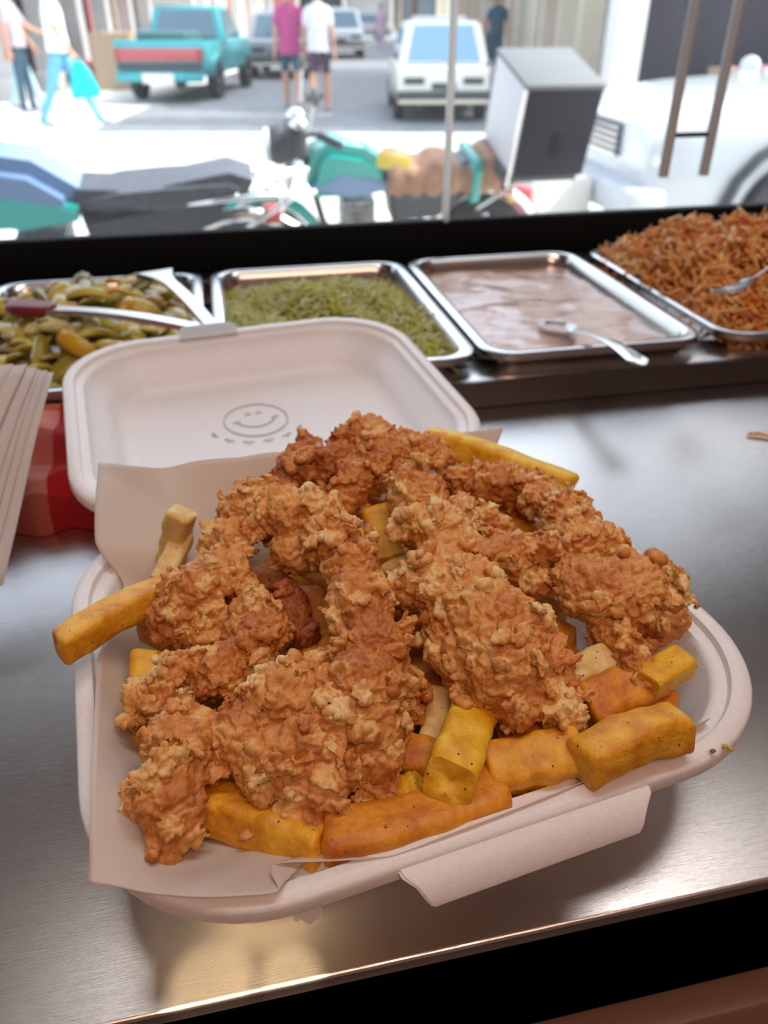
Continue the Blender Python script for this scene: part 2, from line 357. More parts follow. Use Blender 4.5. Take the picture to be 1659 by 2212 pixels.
# ---- buildings
M_white = noisy(pmat('white_render', (.74, .72, .68), .85), 1.5, [(.70, .68, .63), (.78, .76, .72)])
M_cream = noisy(pmat('cream_render', (.66, .58, .46), .85), 1.5, [(.62, .54, .42), (.70, .62, .50)])
M_grey = noisy(pmat('grey_render', (.40, .39, .38), .85), 1.5, [(.36, .35, .34), (.44, .43, .42)])
M_dark = pmat('shop_inside_shade', (.035, .03, .04), .7)  # shade inside the open shops, put into a near-black colour
M_red = pmat('faded_red_panel', (.42, .13, .13), .7)
M_win = pmat('building_glass', (.12, .15, .18), .1)
M_tan = pmat('tan_goods', (.45, .33, .22), .8)
M_pinkg = pmat('pink_goods', (.55, .25, .32), .8)
M_blueg = pmat('blue_goods', (.06, .22, .48), .7)
def building(name, label, origin, ang, W, D, Hh, wallm, bays, floors=2, base=2.9, cols=True):
    """facade lies along local x, faces local -y; origin at the ground, start of facade"""
    o = empty(name, origin, ang); tag(o, label, 'building')
    boxobj('wall', 0, W, .6, D, 0, Hh, wallm, o)
    boxobj('upper_facade', 0, W, 0, .62, base, Hh, wallm, o)
    boxobj('cornice', -.1, W+.1, -.15, .1, base-.05, base+.18, wallm, o, .02)
    n = len(bays); bw = W/n
    for i, b in enumerate(bays):
        x0 = i*bw; m = {'d': M_dark, 'r': M_red, 'w': M_win, 'g': M_grey, 'c': M_cream, 's': M_white}[b]
        boxobj('shopfront', x0+.18, x0+bw-.18, .50, .66, .05, base-.1, m, o)
        if b in 'gcs':
            for k in range(9): boxobj('shutter_slat', x0+.2, x0+bw-.2, .46, .52, .1+k*.29, .36+k*.29, m, o, .01)
        if cols: 
            bm = bmesh.new(); box(bm, x0-.17, x0+.17, -.02, .32, 0, base); box(bm, x0-.23, x0+.23, -.08, .38, 0, .35, None, .02); box(bm, x0-.22, x0+.22, -.07, .37, base-.25, base-.05, None, .02)
            bmobj('column', bm, wallm, o, True, 35)
        for f in range(1, floors):
            z0 = base+.7+(f-1)*2.7
            wd = boxobj('window', x0+bw*.28, x0+bw*.72, -.03, .08, z0, z0+1.5, M_win, o, .01)
            boxobj('window_sill', x0+bw*.25, x0+bw*.75, -.12, .05, z0-.08, z0, wallm, wd)
    return o
BR = building('arcade_building', 'cream arcade building with white columns along the side street', side(13.2, 3.6), math.atan2(-SD.y, -SD.x), 11.0, 6, 7.6, M_cream, 'rgcrsc', 3)
building('corner_shop', 'corner shop with dark open front behind white columns', (5.35, 10.4, GZ), R(-8), 9.0, 1.0, 7.6, M_white, 'ddd', 3, 2.9)
building('far_terrace', 'pale far terrace beyond the gap on the arcade side', side(40, 4.2), math.atan2(-SD.y, -SD.x), 22, 6, 8.0, M_cream, 'crgdwc', 3)
def facade_left(name, label, a0, b, W, Hh, m, bays, floors):
    return building(name, label, side(a0, b), math.atan2(SD.y, SD.x), W, 6, Hh, m, bays, floors)
facade_left('stall_building', 'grey building with dark open stalls behind the parked pickup', 4.5, -6.2, 12, 7.2, M_grey, 'ddwrcd', 3)
facade_left('shutter_building', 'white shuttered building further along the side street', 17.5, -5.2, 20, 7.8, M_white, 'sgrswd', 3)
building('street_end_building', 'hazy tan building closing the far end of the street', side(72, -16), -R(12), 34, 6, 8.5, M_cream, 'crdgwcdr', 3)
building('bright_wall_house', 'bright white house wall beyond the walking pair', (-16, 17.5, GZ), R(4), 12.4, 5, 6.5, M_white, 'sgs', 2)

# goods piled in front of the stalls
def crate(loc, sx, sy, sz, m, label, rz=0, mat2=None):
    o = empty('goods_crate', loc, rz); tag(o, label, 'crate', 'goods outside the stalls')
    bm = bmesh.new(); t = .02
    box(bm, -sx/2, sx/2, -sy/2, -sy/2+t, 0, sz); box(bm, -sx/2, sx/2, sy/2-t, sy/2, 0, sz)
    box(bm, -sx/2, -sx/2+t, -sy/2, sy/2, 0, sz); box(bm, sx/2-t, sx/2, -sy/2, sy/2, 0, sz); box(bm, -sx/2, sx/2, -sy/2, sy/2, 0, t)
    bmobj('crate_body', bm, m, o, False)
    bm = bmesh.new(); rnd = random.Random(int(sx*1000)+int(loc[0]*77))
    for i in range(10): ellipsoid(bm, (rnd.uniform(-.38, .38)*sx, rnd.uniform(-.38, .38)*sy, sz*.95), (sx*.14, sy*.16, .07), None, 1)
    g = bmobj('goods_heap', bm, mat2 or M_tan, o); g['kind'] = 'stuff'
    return o
crate(at(262, 192, GZ), .8, .6, 1.0, M_tan, 'tall tan crate of goods by the grey stalls', SA)
crate(at(330, 150, GZ), .7, .6, .9, M_blueg, 'blue goods crate behind the green pickup', SA, M_blueg)
crate(at(196, 186, GZ), .6, .5, .45, M_red, 'low red crate on the ground by the stalls', SA, M_red)
crate(Vector((7.0, 10.0, GZ)), 1.1, .6, .75, M_tan, 'tan produce crate at the dark corner shop', R(-8), M_pinkg)
crate(Vector((5.95, 9.6, GZ)), .8, .6, .45, M_red, 'red produce crate at the dark corner shop', R(-8), M_red)
crate(Vector((8.3, 9.2, GZ)), .9, .7, .85, pmat('turquoise_plastic', (.06, .42, .50), .5), 'turquoise tub beside the white car', R(-8), M_blueg)

# trees at the end of the street
M_leaf = noisy(pmat('leaves', (.22, .24, .06), .7), 3, [(.16, .20, .04), (.34, .30, .08)])
M_bark = pmat('bark', (.28, .20, .13), .9)
def tree(loc, h, label, seed):
    o = empty('street_tree', loc); tag(o, label, 'tree', 'trees far down the side street')
    tubeobj('trunk', [(0, 0, 0), (.1, 0, h*.4), (0, .1, h*.7)], [.18, .14, .08], M_bark, o, 8)
    bm = bmesh.new(); rnd = random.Random(seed)
    for i in range(900):
        d = Vector((rnd.gauss(0, 1), rnd.gauss(0, 1), rnd.gauss(0, .8))).normalized()*(rnd.random()**.4)
        c = Vector((d.x*h*.35, d.y*h*.35, h*.7+d.z*h*.3)); u = Vector((rnd.gauss(0, 1), rnd.gauss(0, 1), rnd.gauss(0, 1))).normalized(); v_ = u.orthogonal().normalized()
        s = .16; bm.faces.new([bm.verts.new(c+u*s), bm.verts.new(c+v_*s*.6), bm.verts.new(c-u*s), bm.verts.new(c-v_*s*.6)])
    f = bmobj('foliage', bm, M_leaf, o, False); f['kind'] = 'stuff'
tree(side(30, 1.6), 5.2, 'leafy street tree rising behind the cream hatchback', 3)
tree(side(45, -3.9), 5.5, 'distant street tree on the shuttered building side', 4)
tree(side(56, 1.4), 5.5, 'distant yellowish tree near the tan end building', 5)
# slim cream post
po = empty('street_post', side(5.6, 3.1)); tag(po, 'slim cream post standing by the arcade columns', 'post')
tubeobj('shaft', [(0, 0, 0), (0, 0, 3.6)], .06, M_cream, po, 10); boxobj('foot', -.12, .12, -.12, .12, 0, .12, M_cream, po, .02)

# ---- vehicles (front along local +y)
M_tyre = pmat('tyre_rubber', (.03, .03, .032), .8); M_hub = pmat('wheel_hub', (.55, .55, .56), .35, .9)
M_trim = pmat('dark_plastic', (.05, .055, .06), .5); M_plate = pmat('number_plate', (.78, .76, .68), .5)
M_lampr = pmat('tail_lamp_red', (.40, .04, .03), .25); M_lampw = pmat('head_lamp', (.75, .78, .80), .12)
def wheel(name, parent, loc, r, wd, axis='X', hubm=None, spokes=5):
    o = empty(name, loc, 0, parent) if False else None
    bm = bmesh.new(); prof = [(r*.60, -wd*.42), (r*.66, -wd*.5), (r*.92, -wd*.5), (r, -wd*.32), (r, wd*.32), (r*.92, wd*.5), (r*.66, wd*.5), (r*.60, wd*.42)]
    N = 28; rings = []
    for k in range(N):
        a = 2*math.pi*k/N; rings.append([Vector((x, rr*math.cos(a), rr*math.sin(a))) for rr, x in prof])
    rings.append(rings[0]); loft(bm, rings, True); bmesh.ops.remove_doubles(bm, verts=bm.verts, dist=1e-5)
    t = bmobj(name, bm, M_tyre, parent, True, 40); t.location = loc
    bm = bmesh.new(); Rm = Matrix.Rotation(R(90), 4, 'Y')
    q = bmesh.ops.create_cone(bm, cap_ends=True, segments=20, radius1=r*.16, radius2=r*.16, depth=wd*.9); bmesh.ops.transform(bm, matrix=Rm, verts=q['verts'])
    for k in range(spokes):
        a = 2*math.pi*k/spokes; box(bm, -wd*.2, wd*.2, -r*.07, r*.07, r*.1, r*.63, Matrix.Rotation(a, 4, 'X'))
    bmobj('hub', bm, hubm or M_hub, t, False); return t
def bodyloft(bm, stations, n=4):
    """stations: (y, halfwidth, zlow, zhigh, corner radius)"""
    rings = []
    for y, hw, z0, z1, rr in stations:
        loop = rrect(hw, (z1-z0)/2, rr, n); rings.append([Vector((p.x, y, (z0+z1)/2+p.y)) for p in loop])
    loft(bm, rings, True, True, True)
def frustum(y0, y1, w0, z0, y2, y3, w1, z1):
    return [Vector(v) for v in ((-w0, y0, z0), (w0, y0, z0), (w0, y1, z0), (-w0, y1, z0), (-w1, y2, z1), (w1, y2, z1), (w1, y3, z1), (-w1, y3, z1))]
def cabin(parent, fr, mat, names=True, inset=.12, glass=None):
    bm = bmesh.new(); v = [bm.verts.new(p) for p in fr]
    for f in ((0, 1, 5, 4), (1, 2, 6, 5), (2, 3, 7, 6), (3, 0, 4, 7), (4, 5, 6, 7), (3, 2, 1, 0)): bm.faces.new([v[i] for i in f])
    bmesh.ops.bevel(bm, geom=bm.edges[:], offset=.045, segments=3, affect='EDGES')
    bmobj('cabin', bm, mat, parent, True, 50)
    for nm, f in (('rear_window', (0, 1, 5, 4)), ('side_window', (1, 2, 6, 5)), ('windscreen', (2, 3, 7, 6)), ('side_window', (3, 0, 4, 7))):
        P = [fr[i] for i in f]; c = sum(P, Vector())/4; nrm = (P[1]-P[0]).cross(P[3]-P[0]).normalized()
        Q = [c+(p-c)*.80 for p in P]
        bm = bmesh.new(); A = [q+nrm*.012 for q in Q]; B = [q-nrm*.02 for q in Q]
        loft(bm, [B, A], True, True, True); bmobj(nm, bm, glass or M_carglass, parent, False)
def hatchback(loc, rz, label, paint, S=1.0, W=1.58, Hh=1.42, L=3.8, tint=None):
    o = empty('parked_car', loc, rz); tag(o, label, 'car'); o.scale = (S, S, S); h = W/2
    bm = bmesh.new(); bodyloft(bm, [(-L/2, h*.88, .42, .82, .08), (-L/2+.08, h*.97, .30, .88, .10), (-L*.25, h, .24, .92, .12), (L*.2, h, .24, .92, .12), (L*.38, h*.97, .26, .86, .12), (L/2-.05, h*.92, .30, .78, .10), (L/2, h*.85, .38, .70, .08)])
    bmobj('body', bm, paint, o, True, 40)
    cabin(o, frustum(-L/2+.10, L*.20, h*.95, .86, -L/2+.42, L*.02, h*.76, Hh), paint, glass=tint)
    boxobj('roof_rack', -h*.55, h*.55, -L*.25, L*.0, Hh-.01, Hh+.06, pmat('roof_panel', (.5, .52, .55), .4), o, .02)
    for sx in (-1, 1):
        for yy in (-L*.31, L*.31): wheel('wheel', o, (sx*(h-.08), yy, .28), .28, .17)
        boxobj('tail_lamp', sx*h*.62-.17, sx*h*.62+.17, -L/2-.03, -L/2+.1, .60, .70, M_trim if S < 2 else M_lampr, o, .01)
    boxobj('rear_bumper', -h*.98, h*.98, -L/2-.10, -L/2+.08, .36, .50, M_trim, o, .03)
    boxobj('bumper_strip', -h*.95, h*.95, -L/2-.115, -L/2, .31, .375, M_cream, o, .02)
    boxobj('front_bumper', -h*.96, h*.96, L/2-.08, L/2+.10, .34, .50, M_trim, o, .03)
    boxobj('number_plate', -.2, .2, -L/2-.02, -L/2+.04, .52, .62, M_trim, o)
    tubeobj('exhaust', [(-.4, -L/2-.1, .26), (-.4, -L/2+.4, .26)], .03, M_trim, o)
    return o
M_pcream = pmat('cream_car_paint', (.74, .72, .64), .3, Coat_Weight=.5)
M_pwhite = pmat('white_car_paint', (.56, .60, .63), .28, Coat_Weight=.6)
M_psilver = pmat('silver_car_paint', (.42, .42, .45), .3, .4, Coat_Weight=.5)
M_pgreen = pmat('turquoise_truck_paint', (.03, .34, .38), .35, Coat_Weight=.4)
q = (at(850, 268, GZ)+at(1045, 268, GZ))/2
M_tint = pmat('sky_blue_rear_glass', (.20, .36, .48), .06, 0, Coat_Weight=.6)
hatchback(q+SD*1.55, SA+R(2), 'cream boxy hatchback seen from behind on the side street', M_pcream, .83, 1.62, 1.50, 3.7, M_tint)
q = at(596, 185, GZ); hatchback(q+SD*3.4+SR*(-.1), SA, 'silver hatchback parked in front of the turquoise pickup', M_psilver, .95)
q = at(728, 128, GZ); hatchback(q+SD*1.5, SA+R(5), 'small white car far down the side street', M_pwhite, 1.0)
q = at(775, 88, GZ); hatchback(q+SD*1.5, SA+R(90), 'small dark car crossing at the far end of the street', M_psilver, .9)

# turquoise pickup
q = at(372, 225, GZ); PK = empty('pickup_truck', q+SD*2.2, SA-R(3)); tag(PK, 'turquoise pickup truck with red tailgate band, seen from behind', 'truck'); PK.scale = (.95, .95, .95)
h = .80; L = 4.6
bm = bmesh.new(); bodyloft(bm, [(-L/2+1.9, h, .42, .98, .06), (L/2-.4, h, .40, .96, .10), (L/2, h*.92, .46, .86, .1)]); bmobj('cab_body', bm, M_pgreen, PK, True, 40)
bm = bmesh.new(); box(bm, -h, -h+.06, -L/2, -L/2+1.95, .45, .98, None, .015); box(bm, h-.06, h, -L/2, -L/2+1.95, .45, .98, None, .015); box(bm, -h, h, -L/2, -L/2+1.95, .45, .55)
bmobj('truck_bed', bm, M_pgreen, PK, True, 40)
tg = boxobj('tailgate', -h, h, -L/2-.04, -L/2+.03, .52, 1.0, M_pgreen, PK, .015)
boxobj('tailgate_band', -h*.98, h*.98, -L/2-.055, -L/2-.03, .68, .88, pmat('faded_red_paint', (.46, .10, .10), .5), tg, .005)
boxobj('lower_panel', -h*.97, h*.97, -L/2-.05, -L/2-.02, .54, .66, M_trim, tg)
boxobj('rear_bumper', -h*.98, h*.98, -L/2-.18, -L/2-.05, .36, .50, M_pgreen, PK, .02)
boxobj('number_plate', -.30, .26, -L/2-.20, -L/2-.17, .34, .50, M_plate, PK)
cabin(PK, frustum(-L/2+1.95, L/2-1.1, h*.96, .95, -L/2+2.1, L/2-1.6, h*.80, 1.52), M_pgreen)
for sx in (-1, 1):
    for yy in (-L*.29, L*.31): wheel('wheel', PK, (sx*(h-.06), yy, .32), .32, .2)
    boxobj('tail_lamp', sx*(h-.06)-.05, sx*(h-.06)+.05, -L/2-.06, -L/2, .68, .88, M_lampr, tg, .01)
    bm = bmesh.new(); tube(bm, [(sx*(h+.01), yy*1.0, .0) for yy in ()] or [(sx*h, -L*.29-.42, .42), (sx*h, -L*.29-.28, .66), (sx*h, -L*.29, .74), (sx*h, -L*.29+.28, .66), (sx*h, -L*.29+.42, .42)], .035); bmobj('wheel_arch', bm, M_pgreen, PK)
boxobj('cargo_load', -.5, .45, -L/2+.3, -L/2+1.5, .55, 1.12, pmat('dark_green_tarp', (.03, .12, .12), .7), PK, .08)
q = at(265, 205, GZ)

# white car close by on the right (front towards -x): bonnet, grille, headlamp, front wheel
WC = empty('white_sedan', (4.62, 4.82, GZ), R(90-4)); tag(WC, 'large white car whose bonnet and front wheel fill the window corner', 'car')
h = .85; L = 4.4
bm = bmesh.new()
bodyloft(bm, [(-L/2, h*.9, .40, .90, .1), (-L/2+.15, h, .28, .96, .12), (-.9, h, .24, 1.0, .14), (.75, h, .24, 1.0, .16), (1.5, h*.98, .24, .96, .18), (2.0, h*.94, .26, .90, .16), (2.18, h*.88, .34, .82, .12)], 6)
bmobj('body', bm, M_pwhite, WC, True, 40)
cabin(WC, frustum(-L/2+.55, .75, h*.95, .97, -L/2+1.2, -.05, h*.75, 1.45), M_pwhite)
for sx in (-1, 1):
    for yy in (-1.3, 1.30): wheel('wheel', WC, (sx*(h-.06), yy, .34), .33, .2)
    bm = bmesh.new(); tube(bm, [(sx*(h+.002), 1.30+.44*math.cos(R(a)), .34+.44*math.sin(R(a))) for a in range(-10, 191, 20)], .03); bmobj('wheel_arch', bm, M_trim, WC)
    bm = bmesh.new(); ellipsoid(bm, (sx*h*.68, 2.13, .66), (.20, .10, .11)); bmobj('head_lamp', bm, M_lampw, WC)
    bm = bmesh.new(); ellipsoid(bm, (sx*(h+.03), .75, 1.02), (.10, .06, .07)); bmobj('wing_mirror', bm, M_pwhite, WC)
    boxobj('indicator', sx*h*.99-.015, sx*h*.99+.015, 1.0-.05, 1.0+.05, .72, .76, M_pgreen, WC, .005)
gr = boxobj('grille', -h*.42, h*.42, 2.10, 2.20, .62, .80, M_trim, WC, .02)
for k in range(5): boxobj('grille_bar', -h*.40, h*.40, 2.19, 2.215, .63+k*.035, .642+k*.035, M_chrome, gr)
boxobj('front_bumper', -h*.96, h*.96, 2.05, 2.30, .34, .52, M_pwhite, WC, .05)
boxobj('number_plate', -.26, .26, 2.29, 2.31, .38, .49, M_plate, WC)

# low white barrier with red end
q0, q1 = at(1150, 388, GZ+.52), at(1290, 379, GZ+.52)
BA = empty('low_barrier', ((q0+q1)/2).xy.to_3d()+Vector((0, 0, GZ)), math.atan2((q1-q0).y, (q1-q0).x)); tag(BA, 'low white painted barrier between delivery box and white car', 'barrier')
ln = (q1-q0).length/2
boxobj('barrier_body', -ln, ln, 0, .55, 0, .52, M_white, BA, .05)
boxobj('red_end', -ln-.05, -ln+.01, .0, .55, .30, .47, pmat('red_paint', (.60, .06, .06), .4), BA, .02)
boxobj('foot_strip', -ln-.02, ln+.02, -.03, .58, 0, .10, M_grey, BA, .02)

# ---- motorbikes (front along local -x, upright plane xz)
M_seat = noisy(pmat('black_vinyl_seat', (.05, .055, .065), .42), 40, [(.04, .045, .055), (.08, .085, .10)])
M_teal = pmat('teal_tank_paint', (.01, .36, .32), .22, Coat_Weight=.7)
M_blue = pmat('dusty_blue_paint', (.16, .26, .44), .35, Coat_Weight=.3)
M_eng = noisy(pmat('engine_alloy', (.30, .30, .31), .4, .8), 20, [(.12, .12, .12), (.4, .4, .42)])
M_yel = pmat('yellow_sticker', (.75, .55, .10), .5)
def smooth_prism(bm, prof, hw, rr=.03):
    """side profile (x,z) given width, rounded by bevel"""
    A = [bm.verts.new((x, -hw, z)) for x, z in prof]; B = [bm.verts.new((x, hw, z)) for x, z in prof]
    n = len(prof); fs = [bm.faces.new(A), bm.faces.new(B[::-1])]
    for k in range(n): fs.append(bm.faces.new((A[(k+1) % n], A[k], B[k], B[(k+1) % n])))
    es = [e for e in fs[0].edges]+[e for e in fs[1].edges]
    bmesh.ops.bevel(bm, geom=es, offset=rr, segments=4, affect='EDGES'); bmesh.ops.recalc_face_normals(bm, faces=bm.faces)
def motorbike(loc, rz, lean, label, tankm, stripe, S=1.0):
    o = empty('motorcycle', loc, rz); tag(o, label, 'motorcycle'); o.rotation_euler = (lean, 0, rz); o.scale = (S, S, S)
    for x, r_ in ((-.64, .30), (.64, .30)):
        wheel('wheel', o, (0, 0, 0), r_, .09, hubm=M_hub, spokes=9)
        wobj = o.children[-1]; wobj.rotation_euler = (0, 0, R(90)); wobj.location = (x, 0, r_)
    for x in (-.64, .64):
        bm = bmesh.new(); tube(bm, [(x+.345*math.cos(R(a)), 0, .30+.345*math.sin(R(a))) for a in range(25, 156, 13)], .035, 6); bmobj('mudguard', bm, M_chrome if x > 0 else tankm, o)
    bm = bmesh.new()
    for s in (-1, 1): tube(bm, [(-.64, s*.075, .30), (-.42, s*.075, .92)], .022, 8)
    bmobj('fork', bm, M_chrome, o)
    hb = tubeobj('handlebar', [(-.28, -.36, 1.02), (-.36, -.28, 1.03), (-.42, -.12, .98), (-.42, .12, .98), (-.36, .28, 1.03), (-.28, .36, 1.02)], .014, M_trim, o)
    for s in (-1, 1):
        tubeobj('grip', [(-.34, s*.30, 1.03), (-.25, s*.40, 1.015)], .02, M_tyre, hb)
        tubeobj('mirror_stem', [(-.38, s*.24, 1.03), (-.36, s*.30, 1.17)], .006, M_chrome, hb)
        bm = bmesh.new(); ellipsoid(bm, (-.36, s*.32, 1.20), (.018, .06, .04)); bmobj('mirror', bm, M_trim, hb)
    bm = bmesh.new(); ellipsoid(bm, (-.52, 0, .90), (.09, .10, .10)); box(bm, -.50, -.38, -.10, .10, .84, 1.0, None, .03); hl = bmobj('headlight', bm, M_trim, o)
    bm = bmesh.new(); ellipsoid(bm, (-.585, 0, .90), (.03, .085, .085)); bmobj('lens', bm, M_lampw, hl)
    bm = bmesh.new(); ellipsoid(bm, (-.42, .08, 1.02), (.05, .05, .03)); ellipsoid(bm, (-.42, -.08, 1.02), (.05, .05, .03)); bmobj('gauges', bm, M_chrome, o)
    bm = bmesh.new(); smooth_prism(bm, [(-.40, .72), (-.36, .88), (-.26, .93), (-.08, .90), (.06, .80), (.05, .70), (-.16, .66), (-.34, .66)], .13, .05); tk = bmobj('fuel_tank', bm, tankm, o, True, 60)
    bm = bmesh.new(); smooth_prism(bm, [(-.38, .72), (-.20, .80), (.05, .745), (.045, .70), (-.16, .67)], .137, .01); bmobj('tank_stripe', bm, stripe, tk, True, 60)
    bm = bmesh.new(); smooth_prism(bm, [(.02, .73), (.05, .80), (.20, .79), (.36, .80), (.60, .84), (.69, .81), (.66, .75), (.40, .72), (.20, .70)], .125, .035); bmobj('seat', bm, M_seat, o, True, 60)
    bm = bmesh.new(); smooth_prism(bm, [(.08, .52), (.05, .70), (.42, .73), (.62, .76), (.52, .66), (.34, .54)], .115, .02); bmobj('side_cover', bm, M_trim, o, True, 60)
    bm = bmesh.new(); box(bm, -.24, .10, -.10, .10, .26, .46, None, .03)
    for k in range(6): box(bm, -.20, -.02, -.11, .11, .47+k*.03, .485+k*.03)
    ellipsoid(bm, (-.02, -.13, .36), (.10, .05, .10)); bmobj('engine', bm, M_eng, o, True, 40)
    tubeobj('exhaust', [(-.20, -.10, .46), (-.30, -.13, .34), (-.15, -.15, .24), (.35, -.16, .26), (.85, -.17, .34)], [.02, .02, .025, .045, .045], M_chrome, o, 10)
    tubeobj('frame_tube', [(-.40, 0, .88), (-.30, 0, .50), (-.10, 0, .24), (.22, 0, .26), (.30, 0, .70), (.62, 0, .74)], .02, M_trim, o)
    bm = bmesh.new()
    for s in (-1, 1): tube(bm, [(.44, s*.12, .74), (.62, s*.13, .76), (.92, s*.12, .77)], .011, 6); tube(bm, [(.60, s*.12, .56), (.64, s*.1, .30)], .02, 6); tube(bm, [(.86, s*.12, .77), (.55, s*.12, .58)], .01, 6)
    for k in range(4): tube(bm, [(.62+k*.09, -.13, .765), (.62+k*.09, .13, .765)], .009, 6)
    bmobj('rear_rack', bm, M_chrome, o)
    boxobj('tail_light', .72, .79, -.05, .05, .62, .68, M_lampr, o, .015)
    boxobj('indicator', .72, .76, -.15, -.12, .62, .65, M_yel, o, .01)
    return o
b1 = motorbike((.02, 3.93, GZ), R(-1), R(10), 'blue and teal motorcycle with long black seat parked outside the window', M_blue, M_teal, 1.0)
b1.location = at(352, 362, GZ+.845)-Vector((.37, -.14, .845)); b1.scale = (1.03,)*3
b2 = motorbike((1.06, 3.93, GZ), R(-2), R(10), 'teal motorcycle with brown cloth strapped over its seat', M_teal, M_blue, 1.0)
b2.location = at(950, 345, GZ+.735)-Vector((.315, -.13, .735)); b2.scale = (.90, .94, .93)
boxobj('yellow_sticker', -.20, -.02, -.142, -.135, .80, .88, M_yel, b2, .002, Matrix.Rotation(R(12), 4, 'Y'))
# brown cloth over the second bike's seat
def wrapped_cloth():
    bm = bmesh.new(); rings = []; rnd = random.Random(5)
    for i in range(19):
        x = .04+.62*i/18; w_ = .158+.012*math.sin(i*1.9); top = .825+.02*math.sin(i*.9)+(.03 if i > 15 else 0); lo = .665+.015*math.sin(i*2.3)
        rings.append([Vector((x, p.x, (top+lo)/2+p.y)) for p in rrect(w_, (top-lo)/2, .06, 5)])
    loft(bm, rings, True, True, True); return bm
cl = bmobj('seat_cloth', wrapped_cloth(), noisy(pmat('brown_cloth', (.36, .19, .11), .9), 14, [(.30, .14, .08), (.44, .28, .18)], bump=.5, bscale=30, dist=.02)); tag(cl, 'brown cloth wrapped over the seat of the teal motorcycle', 'cloth')
cl.location = b2.location; cl.rotation_euler = b2.rotation_euler; cl.scale = b2.scale
st = bmobj('seat_strap', (lambda bm: (loft(bm, [[Vector((x, p.x, .735+p.y)) for p in rrect(.178, .118, .06, 5)] for x in (.50, .545)], True, True, True), bm)[1])(bmesh.new()), M_teal)
tag(st, 'turquoise strap tied round the brown seat cloth', 'strap'); st.location = b2.location; st.rotation_euler = b2.rotation_euler; st.scale = b2.scale

# delivery box on the second bike's rack, leaning with the bike
M_box = noisy(pmat('box_front_shaded', (.018, .018, .024), .8, Specular_IOR_Level=.15), 5, [(.014, .014, .019), (.026, .026, .034)])
M_boxw = pmat('box_sides_skylit', (.60, .59, .62), .6); M_boxl = pmat('box_top_lit', (.15, .16, .165), .7)  # light put into the black box's colours: shaded front, sky-lit sides, lit top
DB = empty('delivery_box', atd(1140, 187, 3.30)); tag(DB, 'delivery box with light and shade in its face colours on the motorcycle rack', 'delivery box')
DB.rotation_euler = (R(17), 0, R(1))
bw, bd, bh = .36, .42, .40
boxobj('box_body', 0, bw, .008, bd, -bh, -.01, M_boxw, DB, .012)
boxobj('front_panel', .012, bw, -.004, .012, -bh, -.006, M_box, DB, .004)
boxobj('box_lid', -.006, bw+.006, -.006, bd+.006, -.016, .006, M_boxl, DB, .006)
boxobj('latch', bw*.45, bw*.58, -.014, 0, -bh*.75, -bh*.50, M_black, DB, .01)
tubeobj('stay', [(-.004, .0, -.012), (-.012, -.004, -bh-.04)], .009, M_chrome, DB)
boxobj('rack_plate', -.02, bw, .04, bd, -bh-.05, -bh, M_trim, DB, .01)

